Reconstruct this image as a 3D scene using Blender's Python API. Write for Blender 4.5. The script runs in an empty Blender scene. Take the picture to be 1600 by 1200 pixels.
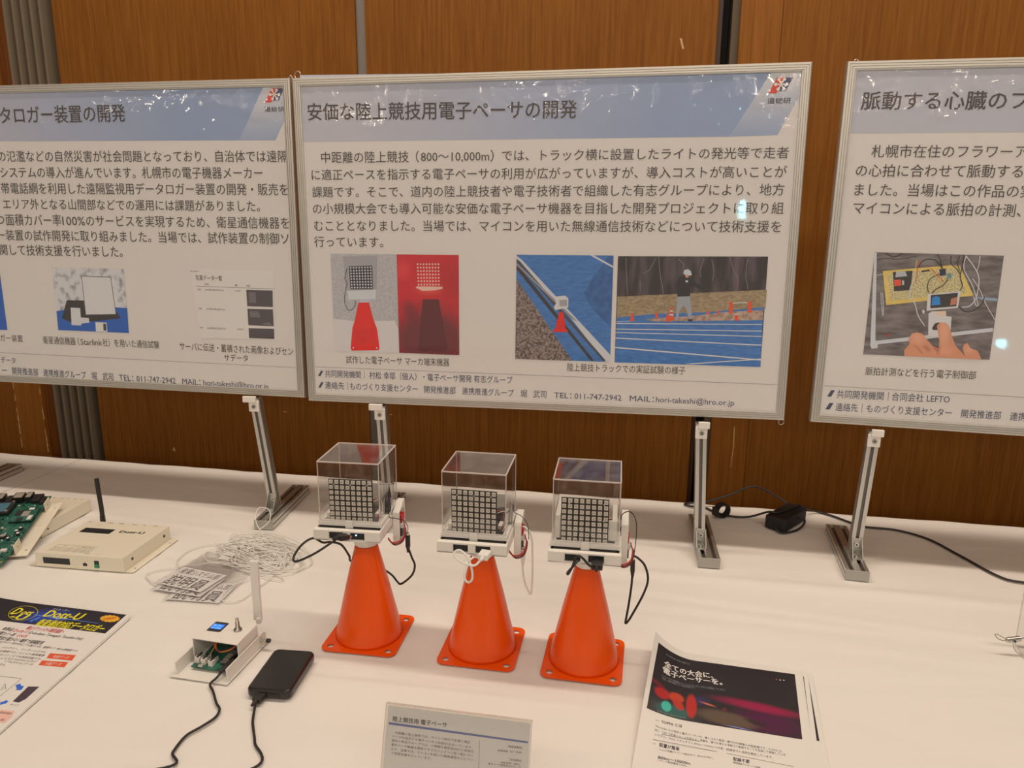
import bpy, math, random
from mathutils import Matrix, Vector
random.seed(7)
PI = math.pi
SC = bpy.context.scene
COL = SC.collection
# ------------------------------------------------------------------ camera
F_PX, YAW, PITCH, ROLL, CAM_Z = 1149.98, -0.17319, 0.22257, 0.00911, 0.6457
cy, sy, cp, sp, cr, sr = math.cos(YAW), math.sin(YAW), math.cos(PITCH), math.sin(PITCH), math.cos(ROLL), math.sin(ROLL)
fwd = Vector((sy*cp, cy*cp, -sp)); rt0 = Vector((cy, -sy, 0)); up0 = rt0.cross(fwd)
rt = cr*rt0 + sr*up0; up = -sr*rt0 + cr*up0
cd = bpy.data.cameras.new('camera'); cam = bpy.data.objects.new('camera', cd); COL.objects.link(cam)
cam.matrix_world = Matrix(((rt.x, up.x, -fwd.x, 0), (rt.y, up.y, -fwd.y, 0), (rt.z, up.z, -fwd.z, CAM_Z), (0, 0, 0, 1)))
cd.sensor_fit = 'HORIZONTAL'; cd.sensor_width = 36.0; cd.lens = 36.0*F_PX/1600.0; cd.clip_start = 0.02
SC.camera = cam
# ------------------------------------------------------------------ world, lamps, exposure
SC.view_settings.view_transform = 'Standard'; SC.view_settings.look = 'None'
SC.view_settings.gamma = 1.0; SC.view_settings.use_curve_mapping = False; SC.view_settings.exposure = 0.0
SC.cycles.transparent_max_bounces = 48
W = bpy.data.worlds.new('room_air'); SC.world = W; W.use_nodes = True
W.node_tree.nodes['Background'].inputs[0].default_value = (1.0, 0.84, 0.70, 1); W.node_tree.nodes['Background'].inputs[1].default_value = 0.34
WARM = (1.0, 0.835, 0.675)
def area_lamp(name, loc, sx_, sy_, watts, col=WARM, rot=(0, 0, 0)):
    l = bpy.data.lights.new(name, 'AREA'); l.shape = 'RECTANGLE'; l.size = sx_; l.size_y = sy_; l.energy = watts; l.color = col
    o = bpy.data.objects.new(name, l); o.location = loc; o.rotation_euler = rot; COL.objects.link(o); return o
def bulb(loc, watts, r=0.02, col=WARM):
    l = bpy.data.lights.new('chandelier_bulb', 'POINT'); l.energy = watts; l.shadow_soft_size = r; l.color = col
    o = bpy.data.objects.new('chandelier_bulb', l); o.location = loc; COL.objects.link(o); return o
area_lamp('ceiling_lamp', (0.0, 1.11, 2.55), 3.6, 0.10, 48)
area_lamp('ceiling_lamp', (0.2, -1.5, 2.5), 4.4, 0.25, 31, rot=(.8, 0, 0))
rl = random.Random(3)
for cx, cyy, cz in ((-4.9, -4.4, 2.0), (-3.0, -4.9, 2.05), (-0.6, -4.5, 2.0), (1.5, -4.6, 2.0), (3.6, -4.8, 2.05)):
    for k in range(8):
        a = k*2*PI/8 + rl.random()*.3; rr = .18 + .35*rl.random()
        bulb((cx + rr*math.cos(a), cyy + rr*math.sin(a), cz + .3*(rl.random()-.5)), 4.5, .028)
area_lamp('screen_lamp', (.637, -1.747, .849), .040, .11, .45, (.35, .85, 1.0), rot=(PI/2, 0, 0))      # cool displays standing across the room
bulb((1.70, -1.60, .165), .9, .026, (.25, .75, 1.0)).name = 'screen_lamp'
# ------------------------------------------------------------------ helpers
def lin(c): c = c/255.0; return c/12.92 if c <= .04045 else ((c+.055)/1.055)**2.4
def _rel(ref):
    w = [lin(v) for v in ref]
    
    def f(r, g, b):
        c = [.80*lin(v)/k for v, k in zip((r, g, b), w)]; q = min(1.0, .86/max(c)); return tuple(v*q for v in c)
    return f
P = _rel((182, 164, 147))        # colours of things lit like the upright posters
TB = _rel((228, 211, 193))       # colours of things lit like the table
MATS = {}
def mat(name, col, rough=.5, metal=0.0, spec=.5, emit=None, estr=0.0, bump=0.0, bscale=60.0, coat=0.0, alpha=None):
    if name in MATS: return MATS[name]
    m = bpy.data.materials.new(name); m.use_nodes = True; nt = m.node_tree; b = nt.nodes['Principled BSDF']
    b.inputs['Base Color'].default_value = (*col, 1); b.inputs['Roughness'].default_value = rough; b.inputs['Metallic'].default_value = metal
    b.inputs['Specular IOR Level'].default_value = spec; b.inputs['Coat Weight'].default_value = coat
    if emit: b.inputs['Emission Color'].default_value = (*emit, 1); b.inputs['Emission Strength'].default_value = estr
    if bump:
        t = nt.nodes.new('ShaderNodeTexCoord'); n = nt.nodes.new('ShaderNodeTexNoise'); n.inputs['Scale'].default_value = bscale; n.inputs['Detail'].default_value = 4
        u = nt.nodes.new('ShaderNodeBump'); u.inputs['Strength'].default_value = bump; u.inputs['Distance'].default_value = .01
        nt.links.new(t.outputs['Object'], n.inputs['Vector']); nt.links.new(n.outputs['Fac'], u.inputs['Height']); nt.links.new(u.outputs['Normal'], b.inputs['Normal'])
    MATS[name] = m; return m
def noise_mat(name, c0, c1, scale, rough=.6, lo=.4, hi=.6, stretch=(1, 1, 1), detail=6, spec=.4):
    if name in MATS: return MATS[name]
    m = mat(name, c0, rough, spec=spec); nt = m.node_tree; b = nt.nodes['Principled BSDF']
    t = nt.nodes.new('ShaderNodeTexCoord'); mp = nt.nodes.new('ShaderNodeMapping'); mp.inputs['Scale'].default_value = stretch
    n = nt.nodes.new('ShaderNodeTexNoise'); n.inputs['Scale'].default_value = scale; n.inputs['Detail'].default_value = detail
    r = nt.nodes.new('ShaderNodeValToRGB'); r.color_ramp.elements[0].position = lo; r.color_ramp.elements[1].position = hi
    r.color_ramp.elements[0].color = (*c0, 1); r.color_ramp.elements[1].color = (*c1, 1)
    nt.links.new(t.outputs['Object'], mp.inputs['Vector']); nt.links.new(mp.outputs['Vector'], n.inputs['Vector']); nt.links.new(n.outputs['Fac'], r.inputs['Fac']); nt.links.new(r.outputs['Color'], b.inputs['Base Color'])
    return m
def blob_mat(name, base, blobs, ax=(0, 2), rough=.45):
    """printed picture made of soft colour patches; blob = (cx, cy, rx, ry, angle, inner, colour, amount)"""
    if name in MATS: return MATS[name]
    m = mat(name, base, rough); nt = m.node_tree; N = nt.nodes.new; L = nt.links.new
    t = N('ShaderNodeTexCoord'); s = N('ShaderNodeSeparateXYZ'); c = N('ShaderNodeCombineXYZ'); L(t.outputs['Object'], s.inputs[0]); L(s.outputs[ax[0]], c.inputs[0]); L(s.outputs[ax[1]], c.inputs[1])
    prev = None
    for cx, cyy, rx, ry, an, inner, col, amt in blobs:
        mp = N('ShaderNodeMapping'); mp.vector_type = 'TEXTURE'; mp.inputs['Location'].default_value = (cx, cyy, 0); mp.inputs['Rotation'].default_value = (0, 0, an); mp.inputs['Scale'].default_value = (rx, ry, 1)
        ln = N('ShaderNodeVectorMath'); ln.operation = 'LENGTH'; mr = N('ShaderNodeMapRange'); mr.interpolation_type = 'SMOOTHSTEP'; mr.inputs[1].default_value = inner; mr.inputs[2].default_value = 1.0; mr.inputs[3].default_value = amt; mr.inputs[4].default_value = 0.0
        mx = N('ShaderNodeMix'); mx.data_type = 'RGBA'
        L(c.outputs[0], mp.inputs[0]); L(mp.outputs[0], ln.inputs[0]); L(ln.outputs['Value'], mr.inputs[0]); L(mr.outputs[0], mx.inputs[0])
        if prev: L(prev, mx.inputs[6])
        else: mx.inputs[6].default_value = (*base, 1)
        mx.inputs[7].default_value = (*col, 1); prev = mx.outputs[2]
    L(prev, nt.nodes['Principled BSDF'].inputs['Base Color'])
    return m
def film_mat(name, tint=(1, 1, 1), haze=0.03, rough=.04, bump=0.0, bscale=9.0, hazecol=(.8, .78, .76), top=None, strength=1.0, smudge=0.0, boost=1.0):
    """thin clear plastic: see-through, a Fresnel sheen and a little haze"""
    if name in MATS: return MATS[name]
    m = bpy.data.materials.new(name); m.use_nodes = True; nt = m.node_tree; nt.nodes.clear(); N = nt.nodes.new; L = nt.links.new
    out = N('ShaderNodeOutputMaterial'); tr = N('ShaderNodeBsdfTransparent'); tr.inputs[0].default_value = (*tint, 1)
    gl = N('ShaderNodeBsdfGlossy'); gl.inputs['Roughness'].default_value = rough; df = N('ShaderNodeBsdfDiffuse'); df.inputs[0].default_value = (*hazecol, 1)
    ge = N('ShaderNodeNewGeometry'); fr = N('ShaderNodeVectorMath'); fr.operation = 'DOT_PRODUCT'; ab = N('ShaderNodeMath'); ab.operation = 'ABSOLUTE'; om = N('ShaderNodeMath'); om.operation = 'SUBTRACT'; om.inputs[0].default_value = 1.0; om.use_clamp = True
    pw = N('ShaderNodeMath'); pw.operation = 'POWER'; pw.inputs[1].default_value = 5; sc = N('ShaderNodeMath'); sc.operation = 'MULTIPLY_ADD'; sc.inputs[1].default_value = .96; sc.inputs[2].default_value = .04
    L(ge.outputs['Incoming'], fr.inputs[0]); L(ge.outputs['Normal'], fr.inputs[1]); L(fr.outputs['Value'], ab.inputs[0]); L(ab.outputs[0], om.inputs[1]); L(om.outputs[0], pw.inputs[0]); L(pw.outputs[0], sc.inputs[0])
    m1 = N('ShaderNodeMixShader'); m2 = N('ShaderNodeMixShader')
    mul = N('ShaderNodeMath'); mul.operation = 'MULTIPLY'; mul.inputs[1].default_value = boost; mul.use_clamp = True
    L(sc.outputs[0], mul.inputs[0])
    m1.inputs[0].default_value = haze; L(tr.outputs[0], m1.inputs[1]); L(df.outputs[0], m1.inputs[2])
    L(mul.outputs[0], m2.inputs[0]); L(m1.outputs[0], m2.inputs[1]); L(gl.outputs[0], m2.inputs[2]); L(m2.outputs[0], out.inputs[0])
    tc = N('ShaderNodeTexCoord')
    if smudge:
        n = N('ShaderNodeTexNoise'); n.inputs['Scale'].default_value = 35; n.inputs['Detail'].default_value = 8; n.inputs['Distortion'].default_value = 1.5
        mr = N('ShaderNodeMapRange'); mr.inputs[1].default_value = .45; mr.inputs[2].default_value = .72; mr.inputs[3].default_value = haze; mr.inputs[4].default_value = haze+smudge
        L(tc.outputs['Object'], n.inputs['Vector']); L(n.outputs['Fac'], mr.inputs[0]); L(mr.outputs[0], m1.inputs[0])
    if bump:
        n = N('ShaderNodeTexNoise'); n.inputs['Scale'].default_value = bscale; n.inputs['Detail'].default_value = 3; n.inputs['Distortion'].default_value = .8
        u = N('ShaderNodeBump'); u.inputs['Strength'].default_value = 1.0; u.inputs['Distance'].default_value = bump
        L(tc.outputs['Object'], n.inputs['Vector'])
        if top:      # wrinkles gather towards the upper edge of the pouch
            sx = N('ShaderNodeSeparateXYZ'); mr = N('ShaderNodeMapRange'); mr.interpolation_type = 'SMOOTHSTEP'
            mr.inputs[1].default_value = top[0]; mr.inputs[2].default_value = top[1]; mr.inputs[3].default_value = top[2]; mr.inputs[4].default_value = 1.0
            mm = N('ShaderNodeMath'); mm.operation = 'MULTIPLY'
            L(tc.outputs['Object'], sx.inputs[0]); L(sx.outputs[2], mr.inputs[0]); L(mr.outputs[0], mm.inputs[0]); L(n.outputs['Fac'], mm.inputs[1]); L(mm.outputs[0], u.inputs['Height'])
        else: L(n.outputs['Fac'], u.inputs['Height'])
        L(u.outputs['Normal'], gl.inputs['Normal']); L(u.outputs['Normal'], fr.inputs[1])
    MATS[name] = m; return m
_fc = bpy.data.curves.new('glyphs', 'FONT'); _fo = bpy.data.objects.new('glyphs', _fc); COL.objects.link(_fo)
_cache = {}
def glyphs(s, res):
    k = (s, res)
    if k not in _cache:
        _fc.body = s; _fc.resolution_u = res; _fc.dimensions = '2D'; _fc.fill_mode = 'FRONT'
        bpy.context.view_layer.update()
        dg = bpy.context.evaluated_depsgraph_get(); me = bpy.data.meshes.new_from_object(_fo.evaluated_get(dg))
        vs = [(v.co.x, v.co.y) for v in me.vertices]; fs = [tuple(p.vertices) for p in me.polygons]
        bpy.data.meshes.remove(me); _cache[k] = (vs, fs)
    return _cache[k]
def catmull(pts, n=8, closed=False):
    p = [Vector(q) for q in pts]; o = []
    m = len(p)
    for i in range(m if closed else m-1):
        a = p[(i-1) % m] if (closed or i > 0) else p[i]*2-p[i+1]
        b = p[i]; c = p[(i+1) % m]; d = p[(i+2) % m] if (closed or i < m-2) else c*2-b
        for k in range(n):
            t = k/n
            o.append(.5*((2*b)+(c-a)*t+(2*a-5*b+4*c-d)*t*t+(3*b-a-3*c+d)*t**3))
    if not closed: o.append(p[-1])
    return o
class MB:
    """collects geometry of ONE part; build() links it as one mesh object"""
    def __init__(s): s.v = []; s.f = []; s.m = []; s.sm = []; s.mats = []
    def mi(s, m):
        if m not in s.mats: s.mats.append(m)
        return s.mats.index(m)
    def add(s, vs, fs, m, smooth=False):
        b = len(s.v); s.v += [tuple(v) for v in vs]; i = s.mi(m)
        for f in fs: s.f.append(tuple(b+k for k in f)); s.m.append(i); s.sm.append(smooth)
        return s
    def box(s, c, d, m, rot=None):
        hx, hy, hz = d[0]/2, d[1]/2, d[2]/2
        vs = [Vector((x*hx, y*hy, z*hz)) for z in (-1, 1) for x, y in ((-1, -1), (1, -1), (1, 1), (-1, 1))]
        if rot is not None: vs = [rot @ v for v in vs]
        return s.add([v+Vector(c) for v in vs], [(3, 2, 1, 0), (4, 5, 6, 7), (0, 1, 5, 4), (1, 2, 6, 5), (2, 3, 7, 6), (3, 0, 4, 7)], m)
    def bx(s, x0, x1, y0, y1, z0, z1, m): return s.box(((x0+x1)/2, (y0+y1)/2, (z0+z1)/2), (x1-x0, y1-y0, z1-z0), m)
    def prism(s, pts, z0, z1, m, axis='z', top=None):
        n = len(pts)
        ar = sum(pts[i][0]*pts[(i+1) % n][1]-pts[(i+1) % n][0]*pts[i][1] for i in range(n))
        if ar < 0: pts = pts[::-1]
        f = {'z': lambda a, b, c: (a, b, c), 'y': lambda a, b, c: (a, c, b), 'x': lambda a, b, c: (c, a, b)}[axis]
        vs = [f(a, b, z0) for a, b in pts]+[f(a, b, z1) for a, b in pts]
        fs = [tuple(range(n))[::-1], tuple(range(n, 2*n))]+[(i, (i+1) % n, n+(i+1) % n, n+i) for i in range(n)]
        if axis == 'y': fs = [q[::-1] for q in fs]
        return s.add(vs, fs, m)
    def cyl(s, p0, p1, r0, r1, m, n=20, caps=True):
        p0 = Vector(p0); p1 = Vector(p1); d = (p1-p0).normalized(); a = d.orthogonal().normalized(); b = d.cross(a)
        vs = [p+r*(math.cos(2*PI*i/n)*a+math.sin(2*PI*i/n)*b) for p, r in ((p0, r0), (p1, r1)) for i in range(n)]
        s.add(vs, [(i, (i+1) % n, n+(i+1) % n, n+i) for i in range(n)], m, True)
        if caps: s.add(vs[:n], [tuple(range(n))[::-1]], m); s.add(vs[n:], [tuple(range(n))], m)
        return s
    def lathe(s, prof, m, n=48, c=(0, 0)):
        vs = [(c[0]+r*math.cos(2*PI*i/n), c[1]+r*math.sin(2*PI*i/n), z) for r, z in prof for i in range(n)]
        fs = [(k*n+i, k*n+(i+1) % n, (k+1)*n+(i+1) % n, (k+1)*n+i) for k in range(len(prof)-1) for i in range(n)]
        return s.add(vs, fs, m, True)
    def tube(s, pts, r, m, n=10, sub=8, closed=False, smoothpath=True):
        q = catmull(pts, sub, closed) if smoothpath else [Vector(p) for p in pts]
        k = len(q); t = [(q[(i+1) % k if closed else min(i+1, k-1)]-q[(i-1) % k if closed else max(i-1, 0)]).normalized() for i in range(k)]
        a = t[0].orthogonal().normalized(); vs = []
        for i in range(k):
            a = (a-t[i]*a.dot(t[i])).normalized(); b = t[i].cross(a)
            vs += [q[i]+r*(math.cos(2*PI*j/n)*a+math.sin(2*PI*j/n)*b) for j in range(n)]
        fs = [(i*n+j, i*n+(j+1) % n, ((i+1) % k)*n+(j+1) % n, ((i+1) % k)*n+j) for i in range(k if closed else k-1) for j in range(n)]
        s.add(vs, fs, m, True)
        if not closed: s.add(vs[:n], [tuple(range(n))[::-1]], m); s.add(vs[-n:], [tuple(range(n))], m)
        return s
    def ngon(s, pts, m, M): return s.add([M(a, b) for a, b in pts], [tuple(range(len(pts)))], m)
    def disc(s, c, r, m, M, n=16, ry=None): return s.ngon([(c[0]+r*math.cos(2*PI*i/n), c[1]+(ry or r)*math.sin(2*PI*i/n)) for i in range(n)], m, M)
    def stroke(s, w, pts, m, M, sub=6):
        q = catmull([(a, b, 0) for a, b in pts], sub) if len(pts) > 2 else [Vector((a, b, 0)) for a, b in pts]
        L = []
        for i in range(len(q)):
            d = q[min(i+1, len(q)-1)]-q[max(i-1, 0)]; d = d.normalized() if d.length else Vector((1, 0, 0)); nn = Vector((-d.y, d.x, 0))*w/2
            L += [M(*(q[i]+nn)[:2]), M(*(q[i]-nn)[:2])]
        return s.add(L, [(2*i, 2*i+1, 2*i+3, 2*i+2) for i in range(len(q)-1)], m)
    def text(s, e, m, M, bold=0.0, res=2):
        """one printed line; bold = stroke gain in ems, drawn as overprinted copies"""
        t, x0, y0, x1, y1, h = e
        vs, fs = glyphs(t, res)
        if not vs: return s
        xa = min(v[0] for v in vs); xb = max(v[0] for v in vs); L = math.hypot(x1-x0, y1-y0); ux, uy = (x1-x0)/L, (y1-y0)/L
        kx = L/(xb-xa); ky = h/.92
        o_ = Vector(M(x0, y0)); nrm = (Vector(M(x0+.001, y0))-o_).cross(Vector(M(x0, y0+.001))-o_).normalized()
        for kk, (dx, dy) in enumerate(((0, 0),) if not bold else ((-bold, 0), (bold, 0), (0, bold*.6), (0, -bold*.6))):
            o = []
            for x, y in vs:
                a = (x-xa+dx)*kx; b = (y-.38+dy)*ky; o.append(Vector(M(x0+ux*a-uy*b, y0+uy*a+ux*b))+nrm*.000025*kk)
            s.add(o, fs, m)
        return s
    def build(s, name, parent=None, bevel=0.0, seg=2, loc=None, mods=None):
        me = bpy.data.meshes.new(name); me.from_pydata(s.v, [], s.f)
        for m in s.mats: me.materials.append(m)
        me.polygons.foreach_set('material_index', s.m); me.polygons.foreach_set('use_smooth', s.sm); me.update()
        o = bpy.data.objects.new(name, me); COL.objects.link(o)
        if parent: o.parent = parent
        if loc: o.location = loc
        if bevel:
            b = o.modifiers.new('edge', 'BEVEL'); b.width = bevel; b.segments = seg; b.limit_method = 'ANGLE'; b.angle_limit = 1.0
        return o
def plate_holes(outer, holes, z0, z1, m, mb, M3=lambda x, y, z: (x, y, z)):
    """flat plate with real holes (outer and holes are closed point loops)"""
    c = bpy.data.curves.new('plate', 'CURVE'); c.dimensions = '2D'; c.fill_mode = 'BOTH'; c.extrude = (z1-z0)/2
    for lp in [outer]+holes:
        sp_ = c.splines.new('POLY'); sp_.points.add(len(lp)-1); sp_.use_cyclic_u = True
        for i, (x, y) in enumerate(lp): sp_.points[i].co = (x, y, 0, 1)
    o = bpy.data.objects.new('plate', c); COL.objects.link(o); bpy.context.view_layer.update()
    me = bpy.data.meshes.new_from_object(o.evaluated_get(bpy.context.evaluated_depsgraph_get()))
    mb.add([M3(v.co.x, v.co.y, v.co.z+(z0+z1)/2) for v in me.vertices], [tuple(p.vertices) for p in me.polygons], m)
    bpy.data.objects.remove(o); bpy.data.curves.remove(c); bpy.data.meshes.remove(me)
    return mb
def circle(cx, cyy, r, n=24): return [(cx+r*math.cos(2*PI*i/n), cyy+r*math.sin(2*PI*i/n)) for i in range(n)]
def rrect(x0, x1, y0, y1, r, n=6):
    o = []
    for cx, cyy, a in ((x1-r, y1-r, 0), (x0+r, y1-r, PI/2), (x0+r, y0+r, PI), (x1-r, y0+r, 1.5*PI)):
        o += [(cx+r*math.cos(a+k*PI/2/n), cyy+r*math.sin(a+k*PI/2/n)) for k in range(n+1)]
    return o
def tag(o, label, cat, group=None, kind=None):
    o['label'] = label; o['category'] = cat
    if group: o['group'] = group
    if kind: o['kind'] = kind
    return o
def thing(name, label, cat, loc=(0, 0, 0), rz=0.0, group=None, basis=None):
    o = bpy.data.objects.new(name, None); COL.objects.link(o); o.empty_display_size = .02
    if basis: x, y, z = basis; o.matrix_world = Matrix(((x[0], y[0], z[0], loc[0]), (x[1], y[1], z[1], loc[1]), (x[2], y[2], z[2], loc[2]), (0, 0, 0, 1)))
    else: o.location = loc; o.rotation_euler = (0, 0, rz)
    return tag(o, label, cat, group)
def struct(o): o['kind'] = 'structure'; return o
def copy_tree(o, parent=None):
    c = o.copy(); COL.objects.link(c)
    if parent: c.parent = parent
    for ch in list(o.children): copy_tree(ch, c)
    return c
C_HEAD=[('安価な陸上競技用電子ペーサの開発',0.0286,0.572,0.5472,0.5658,0.0318)]
C_BODY=[('中距離の陸上競技',0.0517,0.4871,0.2283,0.4866,0.0213),('（',0.2422,0.4866,0.2485,0.4866,0.021),('800～10,000m',0.2523,0.4866,0.3848,0.4863,0.0208),('）',0.3872,0.4863,0.3933,0.4862,0.0207),('では、トラック横に設置したライトの発光等で走者',0.4091,0.4862,0.9222,0.4849,0.02),('に適正ペースを指示する電子ペーサの利用が広がっていますが、導入コストが高いことが',0.0303,0.4549,0.9214,0.4524,0.0207),('課題です。そこで、道内の陸上競技者や電子技術者で組織した有志グループにより、地方',0.0299,0.4221,0.9193,0.4217,0.0208),('の小規模大会でも導入可能な安価な電子ペーサ機器を目指した開発プロジェクトに取り組',0.0295,0.3903,0.9206,0.3896,0.021),('むこととなりました。当場では、マイコンを用いた無線通信技術などについて技術支援を',0.0305,0.3575,0.9186,0.3573,0.0212),('行っています。',0.0289,0.3264,0.1723,0.3259,0.0211)]
C_CAP=[('試作した電子ペーサ マーカ端末機器',0.0858,0.0899,0.3026,0.0907,0.0164),('陸上競技トラックでの実証試験の様子',0.5386,0.0886,0.7636,0.0891,0.0156)]
C_FOOT=[('共同開発機関｜ 村松 幸耶（個人）・電子ペーサ開発 有志グループ',0.0387,0.0591,0.431,0.0588,0.0151),('連絡先｜',0.0375,0.0348,0.0875,0.0346,0.0155),('ものづくり支援センター',0.0917,0.0345,0.2359,0.0338,0.0153),('開発推進部',0.2493,0.0338,0.315,0.0334,0.0152),('連携推進グループ',0.3282,0.0334,0.4335,0.0328,0.015),('堀',0.447,0.0328,0.4598,0.0327,0.0149),('武司',0.4726,0.0326,0.4986,0.0325,0.0148),('TEL：',0.5138,0.0324,0.5484,0.0323,0.0147),('011-747-2942',0.5541,0.0322,0.6452,0.0318,0.0146),('MAIL：',0.6612,0.0317,0.7075,0.0315,0.0146),('hori-takeshi@hro.or.jp',0.7111,0.0315,0.857,0.0307,0.0144)]
C_RULE=[(0.0171,0.0724),(0.9334,0.068)]
C_SLASH=[[(0.0231,0.0532),(0.0299,0.0648),(0.0355,0.0649),(0.0286,0.0531)],[(0.0225,0.0288),(0.0294,0.0406),(0.035,0.0407),(0.0281,0.0288)]]
C_BAND=[(0.0158,0.6229),(0.8859,0.6177),(0.8856,0.6227),(0.8392,0.5433),(0.8396,0.538),(0.9203,0.5576),(0.9007,0.5147),(0.0138,0.5168)]
C_BAND1=[(0.016,0.6392),(0.8856,0.6227),(0.8192,0.5134),(0.0141,0.5168)]
C_BAND2=[(0.8856,0.6227),(0.9363,0.6237),(0.9373,0.5861),(0.9007,0.5147),(0.8192,0.5134)]
C_LOGO=[(0.8932,0.6098),(0.9203,0.6093),(0.9088,0.5874),(0.8961,0.5878),(0.8937,0.5839),(0.8807,0.5845)]
C_LOGOS=([(0.9013,0.5988)],0.0093)
C_LT=[('道総研',0.8801,0.5721,0.9189,0.5718,0.0099)]
L_HEAD=[('タロガー装置の開発',0.2933,0.5749,0.5869,0.5756,0.0341)]
L_BODY=[('の氾濫などの自然災害が社会問題となっており、自治体では遠隔',0.2762,0.4926,0.9358,0.4888,0.0227),('システムの導入が進んでいます。札幌市の電子機器メーカー',0.2776,0.4598,0.8807,0.4572,0.023),('帯電話網を利用した遠隔監視用データロガー装置の開発・販売を',0.2742,0.4268,0.9337,0.4252,0.0231),('エリア外となる山間部などでの運用には課題がありました。',0.2741,0.3941,0.8711,0.3926,0.0221),('つ面積カバー率',0.2532,0.361,0.412,0.3607,0.0244),('100%',0.4151,0.3607,0.4688,0.3606,0.0241),('のサービスを実現するため、衛星通信機器を',0.4719,0.3606,0.9329,0.3598,0.0233),('ー装置の試作開発に取り組みました。当場では、試作装置の制御ソ',0.2499,0.3284,0.9299,0.3288,0.0231),('関して技術支援を行いました。',0.2516,0.2969,0.5512,0.2968,0.0233)]
L_CAP=[('衛星通信機器',0.3329,0.1007,0.4145,0.1006,0.0173),('（',0.4201,0.1006,0.4241,0.1006,0.0172),('Starlink',0.4273,0.1006,0.4801,0.1006,0.0171),('社）を用いた通信試験',0.4817,0.1006,0.6186,0.1004,0.017),('ロガー装置',0.2091,0.1017,0.2816,0.1016,0.0155),('サーバに伝送・蓄積された画像およびセン',0.6673,0.0995,0.9274,0.0976,0.0171),('サデータ',0.7692,0.0786,0.8246,0.0795,0.0151)]
L_FOOT=[('データ',0.2181,0.0514,0.2554,0.0507,0.0149),('ー',0.2162,0.0273,0.2295,0.0272,0.0172),('開発推進部',0.2437,0.027,0.3104,0.0264,0.0172),('連携推進グループ',0.3235,0.0263,0.4317,0.0253,0.0169),('堀',0.4453,0.0252,0.4588,0.0251,0.0168),('武司',0.4731,0.0249,0.4991,0.0247,0.0167),('TEL：',0.5133,0.0246,0.5485,0.0242,0.0167),('011-747-2942',0.5563,0.0242,0.6504,0.0233,0.0165),('MAIL：',0.6664,0.0232,0.7096,0.0228,0.0164),('hori-takeshi@hro.or.jp',0.7163,0.0227,0.8678,0.0213,0.0161)]
L_RULE=[(0.0517,0.0688),(0.9371,0.0637)]
L_BAND1=[(-0.5655,0.6447),(0.3047,0.6303),(0.8936,0.6212),(0.8345,0.5199),(0.2886,0.523),(-0.5981,0.5281)]
L_BAND2=[(0.8936,0.6212),(0.9414,0.6202),(0.94,0.5667),(0.9118,0.5194),(0.8345,0.5199)]
L_LOGO=[(0.9094,0.6162),(0.936,0.6156),(0.9234,0.5932),(0.91,0.5934),(0.9078,0.5903),(0.8944,0.5902)]
L_LOGOS=([(0.9154,0.6045)],0.0093)
L_LT=[('道総研',0.8929,0.5775,0.9339,0.5774,0.0095)]
L_SNOW=[('snow',[(0.3767,0.2613),(0.5497,0.2605),(0.548,0.1235),(0.3747,0.1241)]),('blue',[(0.3757,0.166),(0.402,0.1703),(0.4046,0.1908),(0.4487,0.1899),(0.4554,0.164),(0.5154,0.1788),(0.5499,0.1776),(0.548,0.1235),(0.3747,0.1241)]),('black',[(0.4046,0.1908),(0.4464,0.1911),(0.4475,0.1594),(0.5239,0.1682),(0.5321,0.1555),(0.473,0.1471),(0.406,0.1428),(0.3872,0.151)]),('white',[(0.412,0.1749),(0.4355,0.1743),(0.4345,0.1538),(0.4541,0.1531),(0.4544,0.143),(0.4354,0.1407),(0.4324,0.1362),(0.4096,0.1363)]),('dark',[(0.4465,0.2444),(0.5178,0.2433),(0.5223,0.1626),(0.4465,0.1594)]),('panel',[(0.4478,0.2431),(0.5167,0.242),(0.521,0.1638),(0.4481,0.1607)]),('card',[(0.4693,0.1448),(0.4971,0.1448),(0.4962,0.1243),(0.4683,0.1242)]),('dark',[(0.488,0.1424),(0.4953,0.1422),(0.4946,0.1269),(0.4873,0.1271)])]
L_BLUE=[('blue',[(0.0952,0.2603),(0.2441,0.2588),(0.2448,0.1197),(0.0816,0.1187)])]
L_SCR=[('page',[(0.705,0.2656),(0.894,0.2644),(0.8883,0.1219),(0.7181,0.1187)]),('shot',[(0.8301,0.2238),(0.8889,0.2236),(0.8878,0.1894),(0.8301,0.1894)]),('shot',[(0.8302,0.1844),(0.8875,0.1848),(0.8872,0.1495),(0.8301,0.1497)]),('shot',[(0.8302,0.1438),(0.8874,0.1441),(0.887,0.1227),(0.8297,0.1227)]),('line',[(0.7171,0.2289),(0.8936,0.2274),(0.8935,0.2265),(0.717,0.2281)]),('shade',[(0.8352,0.2189),(0.8508,0.2189),(0.8508,0.1966),(0.8355,0.197)]),('shade',[(0.8344,0.1795),(0.855,0.1793),(0.8587,0.1669),(0.8353,0.1671)]),('shade',[(0.8579,0.1531),(0.8761,0.1579),(0.8872,0.1495)])]
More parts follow.
